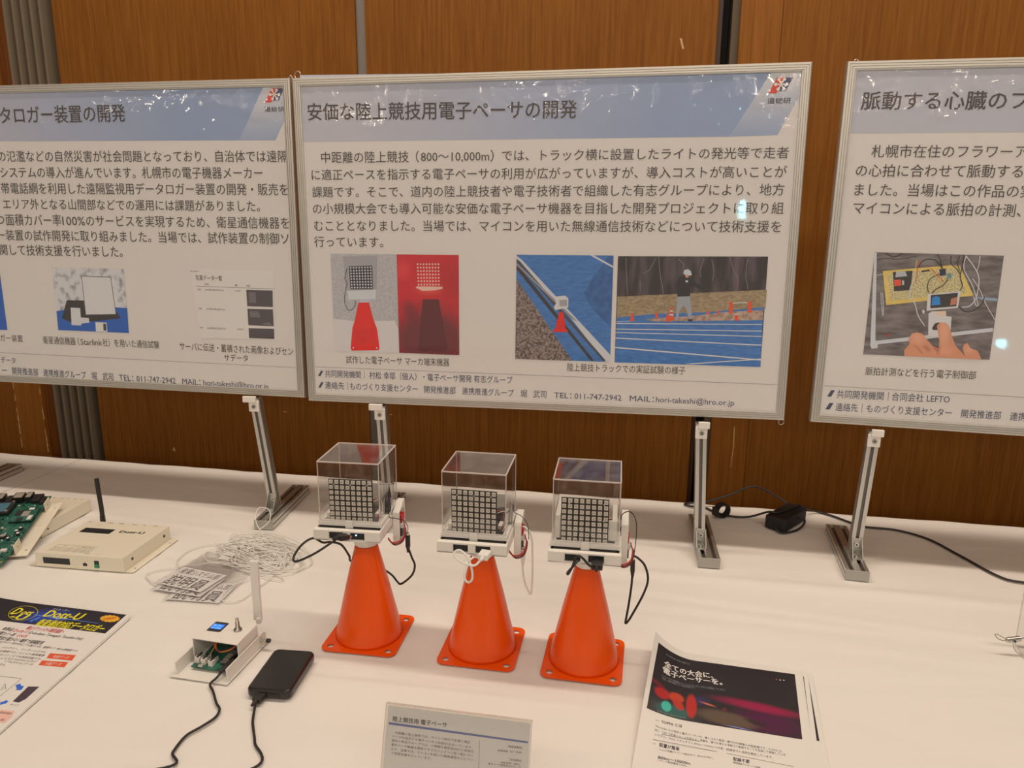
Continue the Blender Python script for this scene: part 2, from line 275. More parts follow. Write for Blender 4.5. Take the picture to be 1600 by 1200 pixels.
L_SCRT=[('Dott-U',0.7068,0.2602,0.7242,0.2598,0.005),('写真データ一覧',0.7171,0.2464,0.7776,0.2456,0.0112),('日時',0.7367,0.2331,0.7458,0.2329,0.0033),('種',0.8055,0.2322,0.811,0.2324,0.0037),('写真',0.8307,0.232,0.8396,0.2322,0.0033),('384',0.7197,0.2219,0.7275,0.2221,0.0038),('2025年1月22日15:03',0.7366,0.2215,0.779,0.2213,0.0042),('32880',0.8052,0.2211,0.8183,0.221,0.0037),('383',0.7187,0.182,0.7265,0.1818,0.0038),('2025年1月22日15:03',0.7362,0.1813,0.7783,0.1812,0.0042),('382',0.7186,0.1413,0.726,0.1416,0.0039),('2025年1月22日15:03',0.7352,0.1406,0.7776,0.1408,0.0042),('32720',0.8046,0.1408,0.8182,0.1409,0.0038)]
R_HEAD=[('脈動する心臓のフ',0.0296,0.5698,0.2847,0.5671,0.0298)]
R_BODY=[('札幌市在住のフラワーア',0.0545,0.4868,0.2963,0.4858,0.021),('の心拍に合わせて脈動する',0.0326,0.4547,0.2941,0.454,0.0213),('ました。当場はこの作品の実',0.034,0.4223,0.315,0.4216,0.0214),('マイコンによる脈拍の計測、',0.0351,0.3913,0.3003,0.3901,0.0216)]
R_CAP=[('脈拍計測などを行う電子制御部',0.0863,0.102,0.2686,0.1049,0.0152)]
R_FOOT=[('共同開発機関｜',0.0418,0.0561,0.1302,0.0574,0.0156),('合同会社 LEFTO',0.1356,0.0575,0.232,0.0589,0.0153),('連絡先｜ものづくり支援センター\u3000開発推進部\u3000連携',0.0421,0.0318,0.3576,0.0354,0.0154)]
R_RULE=[(0.0182,0.0702),(0.3883,0.0721)]
R_SLASH=[[(0.0257,0.0502),(0.0312,0.0626),(0.0378,0.0628),(0.0324,0.0502)],[(0.0248,0.0257),(0.0308,0.0383),(0.038,0.0386),(0.0321,0.0259)]]
R_BAND1=[(0.0115,0.6248),(0.3624,0.6214),(0.3789,0.5148),(0.0137,0.5166)]
R_PH=[('deck',[(0.0785,0.3152),(0.2842,0.3145),(0.2862,0.1339),(0.0789,0.1324)]),('rail',[(0.0777,0.3146),(0.0817,0.3147),(0.0967,0.1583),(0.1012,0.1586),(0.2841,0.1903),(0.2845,0.1838),(0.1014,0.1518),(0.1018,0.145),(0.0918,0.1431),(0.0891,0.1492)]),('yellow',[(0.0953,0.2826),(0.2037,0.2961),(0.2182,0.295),(0.246,0.245),(0.1076,0.2228)]),('pcbgrey',[(0.1036,0.2786),(0.2044,0.291),(0.2165,0.2886),(0.2351,0.2487),(0.1134,0.231)]),('black',[(0.112,0.2817),(0.1437,0.2849),(0.1442,0.251),(0.1176,0.2477)]),('silver',[(0.1172,0.2822),(0.1321,0.2836),(0.1359,0.275),(0.117,0.2725)]),('orange',[(0.1153,0.2678),(0.1265,0.2691),(0.1281,0.2583),(0.1171,0.2566)]),('silver',[(0.1281,0.2672),(0.1319,0.2677),(0.1328,0.2596),(0.1294,0.2592)]),('black',[(0.1574,0.2853),(0.1708,0.2879),(0.1716,0.285),(0.158,0.2827)]),('navy',[(0.186,0.2886),(0.196,0.2902),(0.1978,0.2788),(0.1884,0.2767)]),('teal',[(0.1988,0.2816),(0.2063,0.2824),(0.2074,0.2736),(0.1999,0.2724)]),('white',[(0.1726,0.2445),(0.2246,0.252),(0.2241,0.2228),(0.1744,0.2155)]),('black',[(0.178,0.2432),(0.2207,0.2491),(0.2212,0.2255),(0.1799,0.22)]),('cyan',[(0.181,0.2392),(0.1867,0.2422),(0.193,0.2397),(0.1954,0.2271),(0.181,0.2252)]),('skin2',[(0.211,0.2385),(0.2205,0.2417),(0.2204,0.2286),(0.2109,0.2264)]),('white',[(0.1781,0.2109),(0.1831,0.2149),(0.1891,0.2152),(0.2054,0.2158),(0.2073,0.2075),(0.2159,0.2069),(0.2176,0.173),(0.1827,0.169)]),('paper',[(0.1891,0.2152),(0.2052,0.2168),(0.2069,0.2078),(0.1901,0.2073)]),('black',[(0.1868,0.1848),(0.1901,0.1935),(0.1975,0.1963),(0.1983,0.1825),(0.1889,0.1821)]),('white',[(0.1668,0.2142),(0.1689,0.2185),(0.1718,0.2144),(0.1704,0.2091)]),('red',[(0.1132,0.1702),(0.1184,0.171),(0.1184,0.1681),(0.1139,0.1671)]),('pale',[(0.2477,0.2427),(0.2837,0.2422),(0.2836,0.2367),(0.2583,0.2385)]),('skin',[(0.194,0.1899),(0.1984,0.1958),(0.2078,0.1962),(0.2138,0.1899),(0.2213,0.1713),(0.2283,0.1564),(0.2461,0.1383),(0.24,0.1523),(0.2424,0.16),(0.2472,0.1621),(0.2527,0.1529),(0.2652,0.1489),(0.2731,0.1337),(0.1476,0.1329),(0.1462,0.1444),(0.1538,0.1554),(0.151,0.164),(0.1551,0.1738),(0.1634,0.177),(0.1725,0.1746),(0.1906,0.1545),(0.2015,0.1502),(0.2017,0.1627)]),('skin2',[(0.159,0.1557),(0.1664,0.1522),(0.1786,0.1384),(0.175,0.1392),(0.1639,0.1512)]),('skin2',[(0.1906,0.1545),(0.2015,0.1502),(0.2052,0.1552),(0.2036,0.1475),(0.1949,0.147)])]
R_WIRES=[('black',(0.0013,[(0.1795,0.3141),(0.1858,0.3042),(0.1905,0.2896)])),('black',(0.0016,[(0.1525,0.2903),(0.1557,0.2997),(0.1652,0.3054),(0.1791,0.3031),(0.191,0.2896)])),('yellow',(0.0011,[(0.1484,0.3031),(0.1474,0.2902),(0.1463,0.2772),(0.1459,0.266)])),('orange',(0.0011,[(0.1553,0.3024),(0.151,0.2958),(0.1515,0.2773),(0.1504,0.2643)])),('black',(0.0013,[(0.1871,0.2803),(0.1744,0.2725),(0.1706,0.2612),(0.1732,0.2473)])),('yellow',(0.001,[(0.1689,0.289),(0.1824,0.2765),(0.1923,0.2657)])),('orange',(0.001,[(0.1723,0.2894),(0.1858,0.2766),(0.1954,0.2676)])),('brown',(0.002,[(0.2018,0.2716),(0.1947,0.2602),(0.1852,0.2543),(0.1793,0.2466)])),('white',(0.0015,[(0.1474,0.2828),(0.1459,0.266),(0.1431,0.2528),(0.146,0.236),(0.154,0.2269),(0.1617,0.2064),(0.1742,0.189)])),('black',(0.0013,[(0.2017,0.3119),(0.2033,0.2992),(0.2129,0.2903),(0.221,0.2795)])),('black',(0.0015,[(0.2217,0.3134),(0.2217,0.2942),(0.2204,0.2777),(0.2259,0.2613),(0.2228,0.2529)])),('black',(0.0013,[(0.2151,0.3123),(0.2134,0.2995),(0.2184,0.2868)])),('white',(0.0016,[(0.2251,0.3125),(0.237,0.2983),(0.2475,0.2822),(0.2513,0.2659),(0.2497,0.24),(0.2414,0.2267),(0.2298,0.2243)])),('white',(0.0014,[(0.225,0.3134),(0.2246,0.2907),(0.2418,0.2619),(0.2543,0.2309),(0.2512,0.2289),(0.2459,0.2435)])),('white',(0.0013,[(0.2467,0.3131),(0.247,0.2986),(0.2451,0.2876)])),('white',(0.0012,[(0.2401,0.2747),(0.2545,0.2549),(0.2657,0.2332),(0.2847,0.2043)])),('black',(0.0016,[(0.2245,0.226),(0.2358,0.2171),(0.2491,0.2195),(0.261,0.2312),(0.2626,0.2442)])),('black',(0.0018,[(0.0962,0.3137),(0.1107,0.308),(0.1239,0.3139)])),('black',(0.001,[(0.0851,0.3032),(0.0997,0.3055),(0.1172,0.3041),(0.1475,0.3105)])),('grey',(0.0018,[(0.0959,0.2454),(0.0991,0.2247),(0.1039,0.203),(0.1029,0.2192),(0.0986,0.2452)])),('rail',(0.001,[(0.0856,0.2752),(0.0959,0.2774)]))]
C_PHA=[('grey',[(0.0622,0.3027),(0.1991,0.3026),(0.1991,0.107),(0.0624,0.1063)]),('greyd',[(0.0879,0.2978),(0.1593,0.2992),(0.1562,0.2317),(0.0926,0.2307)]),('table',[(0.0621,0.1731),(0.1078,0.1688),(0.1917,0.1718),(0.1995,0.1528),(0.1991,0.107),(0.0624,0.1063)]),('red',[(0.1991,0.3026),(0.3242,0.3024),(0.3233,0.1058),(0.1991,0.107)]),('redd',[(0.1968,0.2205),(0.2117,0.2247),(0.2342,0.2211),(0.3241,0.2168),(0.3233,0.1058),(0.1991,0.107)]),('redm',[(0.2034,0.2206),(0.2186,0.2523),(0.2318,0.2913),(0.2198,0.3008),(0.1995,0.3018),(0.1968,0.2205)]),('reddd',[(0.1998,0.1648),(0.3236,0.1736),(0.3233,0.1058),(0.1991,0.107)]),('redc',[(0.2504,0.2155),(0.2829,0.216),(0.2998,0.1192),(0.2894,0.1108),(0.2367,0.1113),(0.2404,0.1296)]),('glow',[(0.2366,0.238),(0.2387,0.2408),(0.2906,0.2408),(0.2913,0.2369),(0.2751,0.2335),(0.2508,0.232)]),('black',[(0.0996,0.2783),(0.1483,0.2804),(0.1484,0.2336),(0.1011,0.2328)]),('tray',[(0.0943,0.23),(0.1546,0.2333),(0.1535,0.2138),(0.096,0.212)]),('tray2',[(0.12,0.2124),(0.1397,0.212),(0.1378,0.2068),(0.1202,0.2064)]),('cone',[(0.1168,0.2064),(0.1387,0.2076),(0.1479,0.1717),(0.1544,0.1537),(0.1582,0.1172),(0.1563,0.1111),(0.099,0.1086),(0.0966,0.1135),(0.1021,0.1545),(0.1078,0.1708)]),('coned',[(0.1071,0.1526),(0.1473,0.1555),(0.1518,0.1252),(0.1059,0.1219)])]
C_PHAD=([(0.1035,0.2753),(0.1094,0.2755),(0.1154,0.2757),(0.1213,0.2759),(0.1272,0.2761),(0.1332,0.2763),(0.1391,0.2765),(0.145,0.2767),(0.1036,0.2698),(0.1096,0.2699),(0.1155,0.2701),(0.1214,0.2703),(0.1273,0.2705),(0.1332,0.2707),(0.1391,0.2709),(0.145,0.2711),(0.1038,0.2642),(0.1097,0.2644),(0.1156,0.2646),(0.1215,0.2647),(0.1274,0.2649),(0.1333,0.2651),(0.1391,0.2653),(0.145,0.2654),(0.1039,0.2587),(0.1098,0.2589),(0.1157,0.259),(0.1216,0.2592),(0.1274,0.2593),(0.1333,0.2595),(0.1392,0.2596),(0.145,0.2598),(0.104,0.2532),(0.1099,0.2533),(0.1158,0.2534),(0.1216,0.2536),(0.1275,0.2537),(0.1333,0.2539),(0.1392,0.254),(0.145,0.2541),(0.1041,0.2476),(0.11,0.2477),(0.1159,0.2479),(0.1217,0.248),(0.1276,0.2481),(0.1334,0.2482),(0.1392,0.2484),(0.145,0.2485),(0.1043,0.242),(0.1101,0.2422),(0.116,0.2423),(0.1218,0.2424),(0.1276,0.2425),(0.1334,0.2426),(0.1393,0.2427),(0.1451,0.2428),(0.1044,0.2365),(0.1102,0.2366),(0.1161,0.2367),(0.1219,0.2368),(0.1277,0.2369),(0.1335,0.237),(0.1393,0.237),(0.1451,0.2371)],[(0.2417,0.2838),(0.2477,0.2839),(0.2537,0.2839),(0.2596,0.284),(0.2656,0.2841),(0.2716,0.2841),(0.2776,0.2842),(0.2835,0.2842),(0.2418,0.2772),(0.2478,0.2773),(0.2538,0.2774),(0.2598,0.2774),(0.2657,0.2775),(0.2717,0.2776),(0.2776,0.2776),(0.2835,0.2777),(0.242,0.2707),(0.248,0.2707),(0.2539,0.2708),(0.2599,0.2709),(0.2658,0.2709),(0.2717,0.271),(0.2777,0.2711),(0.2836,0.2711),(0.2422,0.2641),(0.2481,0.2641),(0.2541,0.2642),(0.26,0.2643),(0.2659,0.2643),(0.2718,0.2644),(0.2777,0.2645),(0.2836,0.2645),(0.2424,0.2574),(0.2483,0.2575),(0.2542,0.2576),(0.2601,0.2577),(0.266,0.2577),(0.2719,0.2578),(0.2777,0.2579),(0.2836,0.258),(0.2426,0.2508),(0.2485,0.2509),(0.2544,0.251),(0.2602,0.2511),(0.2661,0.2511),(0.2719,0.2512),(0.2778,0.2513),(0.2836,0.2514),(0.2428,0.2442),(0.2486,0.2443),(0.2545,0.2444),(0.2603,0.2444),(0.2662,0.2445),(0.272,0.2446),(0.2778,0.2447),(0.2837,0.2448)],[(0.1026,0.1149),(0.1523,0.1159)])
C_PHAW=[('black',(0.0012,[(0.0961,0.2743),(0.0903,0.2545),(0.0949,0.2447),(0.0915,0.2347),(0.0887,0.2187),(0.0889,0.2027),(0.0952,0.1915),(0.1046,0.1941),(0.1113,0.2051),(0.1095,0.211)]))]
C_PHB=[('track',[(0.4377,0.3037),(0.6218,0.3036),(0.6212,0.1014),(0.436,0.1016)]),('trackd',[(0.5827,0.2593),(0.6115,0.302),(0.6215,0.3029),(0.621,0.169),(0.5841,0.2026),(0.5682,0.2327)]),('gravel',[(0.4376,0.2574),(0.4529,0.2366),(0.548,0.1018),(0.436,0.1016)]),('rail',[(0.4378,0.3021),(0.4486,0.2936),(0.6215,0.115),(0.6212,0.1014),(0.6104,0.1022),(0.5425,0.1865),(0.4374,0.2897)]),('dark',[(0.4378,0.2961),(0.4448,0.2909),(0.6135,0.1031),(0.6077,0.1029),(0.4378,0.2878)]),('black',[(0.4375,0.2833),(0.441,0.2833),(0.5912,0.1024),(0.5839,0.103),(0.4375,0.2764)]),('rail2',[(0.4374,0.2893),(0.558,0.1772),(0.5464,0.1827),(0.4375,0.284)]),('rail',[(0.5759,0.3047),(0.5846,0.304),(0.6221,0.284),(0.6222,0.2803)]),('white',[(0.5118,0.225),(0.5321,0.2276),(0.5387,0.2216),(0.5383,0.2048),(0.5134,0.1993),(0.5106,0.205),(0.5151,0.2128)]),('greyd',[(0.5208,0.2186),(0.5361,0.22),(0.5363,0.2074),(0.5221,0.206)]),('cone',[(0.5215,0.1957),(0.5292,0.1958),(0.5344,0.1631),(0.5391,0.1602),(0.5376,0.1574),(0.5113,0.1568),(0.5101,0.1606),(0.5151,0.1646)]),('coned',[(0.5164,0.1801),(0.5326,0.1805),(0.5344,0.1631),(0.5151,0.1627)])]
C_PHC=[('trees',[(0.63,0.3026),(0.8998,0.304),(0.9,0.1006),(0.63,0.1009)]),('grass',[(0.6313,0.227),(0.9019,0.2442),(0.9015,0.2088),(0.8919,0.2049),(0.6318,0.1865)]),('track',[(0.6318,0.1876),(0.6969,0.1954),(0.7991,0.2012),(0.8991,0.2124),(0.8977,0.1977),(0.8983,0.1885),(0.9,0.1006),(0.63,0.1009)]),('sand',[(0.6861,0.1857),(0.712,0.1882),(0.7705,0.1932),(0.8279,0.2018),(0.8981,0.2069),(0.8983,0.1885),(0.7709,0.1838),(0.6974,0.1814)]),('white',[(0.6309,0.1796),(0.6601,0.1818),(0.6602,0.181),(0.6309,0.1788)]),('white',[(0.631,0.1769),(0.8977,0.1811),(0.8978,0.1796),(0.631,0.1754)]),('white',[(0.631,0.1662),(0.8979,0.1688),(0.898,0.1673),(0.631,0.1647)]),('white',[(0.6308,0.1597),(0.8985,0.1588),(0.8986,0.1573),(0.6308,0.1582)]),('white',[(0.6304,0.1491),(0.8989,0.1426),(0.8991,0.1407),(0.6304,0.1472)]),('white',[(0.6298,0.1312),(0.9001,0.115),(0.9002,0.1127),(0.6299,0.1288)]),('white',[(0.7603,0.1022),(0.8996,0.1165),(0.8998,0.1146),(0.7751,0.1019)]),('jacket',[(0.7433,0.2651),(0.7522,0.2688),(0.7633,0.2635),(0.769,0.258),(0.7932,0.2437),(0.7927,0.2393),(0.7695,0.2489),(0.7651,0.2488),(0.765,0.2292),(0.7425,0.2288),(0.7385,0.2503)]),('cap',[(0.7509,0.2725),(0.7524,0.2784),(0.7589,0.2799),(0.7644,0.2763),(0.7666,0.269),(0.7612,0.2682),(0.7559,0.2671)]),('skin',[(0.755,0.2696),(0.7612,0.269),(0.7603,0.2645),(0.7553,0.2645)]),('pants',[(0.7425,0.2288),(0.765,0.2303),(0.7691,0.2062),(0.7707,0.1876),(0.765,0.1863),(0.7596,0.206),(0.7541,0.2134),(0.7474,0.2021),(0.746,0.1851),(0.7408,0.1858),(0.7414,0.2057)]),('black',[(0.7635,0.1874),(0.7718,0.1876),(0.7721,0.1831),(0.7636,0.1837)]),('cap',[(0.7555,0.2593),(0.7599,0.2594),(0.7601,0.2557),(0.7557,0.2557)]),('orange',[(0.6581,0.1965),(0.6607,0.1966),(0.6646,0.1815),(0.6564,0.1813)]),('orange',[(0.7041,0.2005),(0.7063,0.2005),(0.709,0.1885),(0.7023,0.1884)]),('orange',[(0.7306,0.2092),(0.7335,0.2093),(0.7387,0.185),(0.7276,0.1847)]),('orange',[(0.7242,0.196),(0.7271,0.196),(0.7314,0.1818),(0.7219,0.1816)]),('orange',[(0.7974,0.2049),(0.7996,0.205),(0.8015,0.1976),(0.7964,0.1975)]),('orange',[(0.8162,0.2053),(0.818,0.2053),(0.8198,0.1979),(0.8152,0.1978)]),('orange',[(0.8368,0.2205),(0.8425,0.2206),(0.8438,0.1995),(0.8374,0.1994)]),('orange',[(0.8695,0.2222),(0.8759,0.2223),(0.8779,0.2024),(0.8708,0.2023)]),('orange',[(0.8476,0.1966),(0.8533,0.1968),(0.8546,0.1864),(0.8489,0.1863)]),('white',[(0.7297,0.2032),(0.7345,0.2033),(0.7354,0.2007),(0.7291,0.2006)]),('white',[(0.729,0.1961),(0.7363,0.1962),(0.7368,0.1936),(0.7287,0.1934)]),('white',[(0.8426,0.2195),(0.8695,0.2211),(0.8696,0.2196),(0.8427,0.218)]),('white',[(0.8467,0.1992),(0.8545,0.1998),(0.8547,0.1975),(0.8468,0.197)])]
C_PHCW=[('branch',(0.0012,[(0.7053,0.3013),(0.7084,0.272),(0.7153,0.2388),(0.7204,0.2053)])),('branch',(0.0012,[(0.6449,0.3008),(0.6466,0.2713),(0.6502,0.2303)])),('branch',(0.0012,[(0.8326,0.3024),(0.8412,0.2772),(0.8492,0.2628),(0.8488,0.2409)])),('branch',(0.0012,[(0.6723,0.2568),(0.6737,0.2381)])),('branch',(0.0012,[(0.6999,0.2995),(0.6898,0.2792),(0.6791,0.2717)])),('branch',(0.0012,[(0.8009,0.2985),(0.8059,0.2731),(0.8031,0.2585)])),('branch',(0.0012,[(0.7865,0.3002),(0.7806,0.2765),(0.783,0.2656)])),('branch',(0.0012,[(0.8644,0.3008),(0.8626,0.2738),(0.868,0.2448)])),('branch',(0.0012,[(0.7398,0.2998),(0.7513,0.2871),(0.748,0.2798)]))]
S_HEAD=[('陸上競技用 電子ペーサ',0.0132,0.1136,0.0745,0.1141,0.0054)]
S_BAND=[(0.0088,0.1095),(0.1639,0.1081),(0.1638,0.1062),(0.0089,0.107)]
S_BODY=[('中距離の陸上競技では、ライトの発光で走者に適正',0.0172,0.0993,0.1017,0.0996,0.0029),('ペースを指示する電子ペーサの利用が広がっています。',0.0139,0.0954,0.1047,0.0944,0.0029),('道内の有志グループでは、小規模な競技会向けに安価な',0.0137,0.091,0.1061,0.0906,0.0028),('電子ペーサ機器を開発するプロジェクトに取り組んでい',0.0138,0.0865,0.1058,0.0863,0.0029),('ます。当場では、マイコンを用いた無線通信などについ',0.014,0.0821,0.1064,0.0821,0.0029),('て技術支援を行っています。',0.0143,0.0779,0.0603,0.0776,0.0029)]
S_SIDE=[('［実施事業名］',0.1423,0.1006,0.1587,0.1008,0.0025),('技術相談（R7～年度）',0.132,0.0952,0.1584,0.0961,0.0023),('［共同開発］',0.1449,0.0875,0.1584,0.0876,0.0025),('村松幸耶（個人）',0.1362,0.0835,0.157,0.0838,0.0023),('電子ペーサ開発有志グループ',0.1228,0.0805,0.1577,0.081,0.0023)]
S_LINE=[(0.1116,0.103),(0.1119,0.103),(0.1128,0.0724),(0.1125,0.0723)]
F_POLY=[('navy',[(-0.2055,0.0251),(-0.0086,0.0033),(-0.0085,-0.0529),(-0.1995,-0.0341),(-0.2631,-0.0278),(-0.2738,0.0372)]),('blue',[(-0.1682,0.0122),(-0.1236,0.0095),(-0.1115,-0.0313),(-0.13,-0.0423),(-0.1568,-0.0359)]),('cyan',[(-0.1593,-0.0113),(-0.113,-0.016),(-0.0375,-0.0255),(-0.0369,-0.0265),(-0.1116,-0.018),(-0.1583,-0.0126)]),('cyan',[(-0.1489,-0.0249),(-0.1439,-0.0174),(-0.1418,-0.019),(-0.1447,-0.0279)]),('cyan',[(-0.1521,-0.0303),(-0.15,-0.026),(-0.1463,-0.0284),(-0.1487,-0.0327)]),('burst',[(-0.014,-0.0095),(-0.0098,-0.0116),(-0.013,-0.0134),(-0.0104,-0.0162),(-0.0149,-0.0168),(-0.0145,-0.0197),(-0.0194,-0.0191),(-0.0211,-0.0215),(-0.0256,-0.0197),(-0.0292,-0.0212),(-0.0323,-0.0186),(-0.037,-0.0189),(-0.0382,-0.016),(-0.0431,-0.0149),(-0.0421,-0.0123),(-0.0463,-0.0102),(-0.0432,-0.0084),(-0.0458,-0.0055),(-0.0413,-0.0049),(-0.0418,-0.0019),(-0.0367,-0.0026),(-0.035,-0.0001),(-0.0305,-0.002),(-0.0268,-0.0004),(-0.0237,-0.0031),(-0.0189,-0.0028),(-0.0178,-0.0058),(-0.0129,-0.0068)]),('red',[(-0.057,-0.1118),(-0.0153,-0.1126),(-0.012,-0.1266),(-0.0536,-0.1242)]),('red',[(-0.0557,-0.1301),(-0.0144,-0.1306),(-0.0121,-0.1431),(-0.0532,-0.1417)]),('bluea',[(-0.0511,-0.1895),(-0.0476,-0.1848),(-0.0417,-0.1899),(-0.0381,-0.1895),(-0.0353,-0.198),(-0.0435,-0.1996),(-0.0432,-0.1963)]),('bluea',[(-0.0442,-0.2256),(-0.0393,-0.2228),(-0.0418,-0.2206),(-0.0348,-0.2223),(-0.0349,-0.2282),(-0.0375,-0.228),(-0.0398,-0.2311)]),('dark',[(-0.0315,-0.1901),(-0.0158,-0.1891),(-0.0151,-0.2156),(-0.0192,-0.2239),(-0.0288,-0.2224)]),('pink',[(-0.064,-0.2404),(-0.0118,-0.2403),(-0.0065,-0.2529),(-0.007,-0.2639),(-0.059,-0.2647)])]
F_RING=(0.0006,[(-0.156,-0.0071),(-0.1546,-0.0105),(-0.1538,-0.0138),(-0.1537,-0.017),(-0.1541,-0.0201),(-0.1552,-0.0228),(-0.1568,-0.0252),(-0.159,-0.0273),(-0.1617,-0.0289),(-0.1648,-0.03),(-0.1682,-0.0306),(-0.1719,-0.0307),(-0.1758,-0.0303),(-0.1798,-0.0294),(-0.1838,-0.028),(-0.1877,-0.0261),(-0.1914,-0.0238),(-0.1948,-0.0212),(-0.1978,-0.0183),(-0.2004,-0.0151),(-0.2025,-0.0118),(-0.2041,-0.0084),(-0.205,-0.005),(-0.2053,-0.0017),(-0.205,0.0014),(-0.204,0.0043),(-0.2024,0.0069),(-0.2002,0.009),(-0.1975,0.0107),(-0.1943,0.0119),(-0.1907,0.0125),(-0.1869,0.0126),(-0.1829,0.0122),(-0.1787,0.0112),(-0.1747,0.0097),(-0.1707,0.0077),(-0.167,0.0053),(-0.1635,0.0026),(-0.1605,-0.0005),(-0.158,-0.0037),(-0.156,-0.0071)])
F_LINES=[(0.0007,[(-0.0988,-0.1709),(-0.0538,-0.1743),(-0.0541,-0.2134)]),(0.0005,[(-0.0634,-0.202),(-0.0678,-0.1873),(-0.0576,-0.199)]),(0.0005,[(-0.0622,-0.2014),(-0.0616,-0.1944)])]
F_Y=[('D',-0.1982,-0.0028,-0.1861,-0.0044,0.0253),('ott',-0.1824,-0.0055,-0.1625,-0.007,0.0175),('-U',-0.1905,-0.0176,-0.1643,-0.0212,0.0205),('Dott-U',-0.1407,-0.0048,-0.0752,-0.0094,0.0251),('衛星通信対応データロガー',-0.1353,-0.0327,-0.0179,-0.0409,0.0191)]
F_W=[('ドット・ユー',-0.1383,0.008,-0.1094,0.0055,0.0067),('先進データ',-0.0463,-0.1192,-0.0217,-0.1199,0.0073),('先進データ',-0.046,-0.1362,-0.0212,-0.1368,0.0071)]
F_R=[('蜂山パケットから衛星通信へ',-0.1407,-0.0493,-0.0745,-0.0551,0.0107),('Dott-U',-0.1554,-0.0584,-0.1304,-0.0604,0.0107),('100%',-0.1392,-0.0719,-0.1227,-0.0727,0.0096),('好評発売中',-0.0377,-0.0136,-0.0192,-0.0083,0.0085)]
F_K=[('新製品',-0.1765,-0.0556,-0.1582,-0.0577,0.0092),('(Dokodemo Tsunagaru Tsuushin-Unit)',-0.128,-0.0618,-0.0331,-0.0707,0.0088),('面積カバー率',-0.1779,-0.0678,-0.145,-0.0715,0.0099),('電波が届かない場所で遠隔監視',-0.1654,-0.0808,-0.0857,-0.0877,0.0095)]
F_S=[('人口カバー率99%以上でも国土の約、面積カバー率は6割程度です',-0.1555,-0.0907,-0.0199,-0.1028,0.0056),('バッテリー、ソーラーシステム',-0.139,-0.1043,-0.0644,-0.1102,0.0056),('を使用することにより商用電源',-0.1352,-0.1135,-0.0608,-0.1186,0.0055),('ないところでも利用可能です。',-0.1279,-0.1224,-0.0585,-0.1276,0.0054),('ビスでスマホやPCとタブ',-0.1194,-0.1308,-0.0613,-0.1344,0.0053),('リアルタイムにデータ',-0.1085,-0.1377,-0.062,-0.1414,0.0052),('ます。',-0.1098,-0.1448,-0.0994,-0.1479,0.0053),('サーバ',-0.0274,-0.2287,-0.0161,-0.2292,0.0044),('衛星通信',-0.0286,-0.2449,-0.0118,-0.2462,0.0043),('通信',-0.0176,-0.2584,-0.0111,-0.2589,0.0043)]
G_PIC=[(0.0069,-0.0174),(0.2017,-0.0051),(0.2008,-0.1486),(0.0058,-0.1585)]
G_POLY=[('red',[(0.0154,-0.1259),(0.0216,-0.1135),(0.0297,-0.1022),(0.0316,-0.1141),(0.0291,-0.1235),(0.0217,-0.1312)]),('orange',[(0.0308,-0.1146),(0.0438,-0.1025),(0.0481,-0.1044),(0.0484,-0.1203),(0.0479,-0.1361),(0.0419,-0.1416),(0.0341,-0.1332)]),('teal',[(0.0219,-0.1409),(0.0265,-0.1304),(0.0342,-0.1254),(0.0416,-0.1367),(0.0557,-0.1354),(0.0567,-0.1503),(0.0398,-0.1539),(0.0193,-0.1546)]),('tealb',[(0.0243,-0.1331),(0.0334,-0.1259),(0.0351,-0.1452),(0.025,-0.1486)]),('red',[(0.0522,-0.1051),(0.0647,-0.0963),(0.0699,-0.1043),(0.0664,-0.1292),(0.0653,-0.1524),(0.0577,-0.1537),(0.0568,-0.1272)]),('magenta',[(0.0743,-0.0947),(0.103,-0.0912),(0.1503,-0.09),(0.2001,-0.0902),(0.2014,-0.1026),(0.1653,-0.1011),(0.1189,-0.1024),(0.0779,-0.1045)]),('purple',[(0.0779,-0.1045),(0.1189,-0.1037),(0.2013,-0.1039),(0.2007,-0.1463),(0.1487,-0.1484),(0.1551,-0.1319),(0.1189,-0.1155)]),('olive',[(0.0721,-0.117),(0.1003,-0.1161),(0.1342,-0.1285),(0.1416,-0.1361),(0.1071,-0.1529),(0.0737,-0.151)]),('bluel',[(0.1041,-0.1538),(0.134,-0.1446),(0.1339,-0.1463),(0.1086,-0.1548)]),('red',[(0.0078,-0.1099),(0.0269,-0.0989),(0.0229,-0.1099),(0.0095,-0.1171)])]
G_W=[('全ての大会に、',0.0191,-0.0522,0.0881,-0.0445,0.014),('電子ペーサーを。',0.0188,-0.0674,0.1008,-0.0567,0.0138)]
G_WS=[('TOPPA PROJECT',0.0191,-0.0304,0.0549,-0.0264,0.0053),('トラックの全周囲のペースメイキングシステムを開発しています。',0.0193,-0.0812,0.106,-0.0737,0.0051),('現在、試作段階にある競技記録です。',0.0193,-0.0866,0.0647,-0.0815,0.0043),('PROTOTYPE & PRODUCT LEDER',0.0193,-0.1546,0.0559,-0.151,0.0033)]
G_K=[('TOPPA とは',0.0265,-0.1716,0.0529,-0.1684,0.0064),('設置が簡単',0.0281,-0.2138,0.0527,-0.2128,0.0072),('800m～10000m',0.0287,-0.2353,0.0669,-0.2337,0.0062),('配線不要',0.117,-0.2102,0.1359,-0.2096,0.0064)]
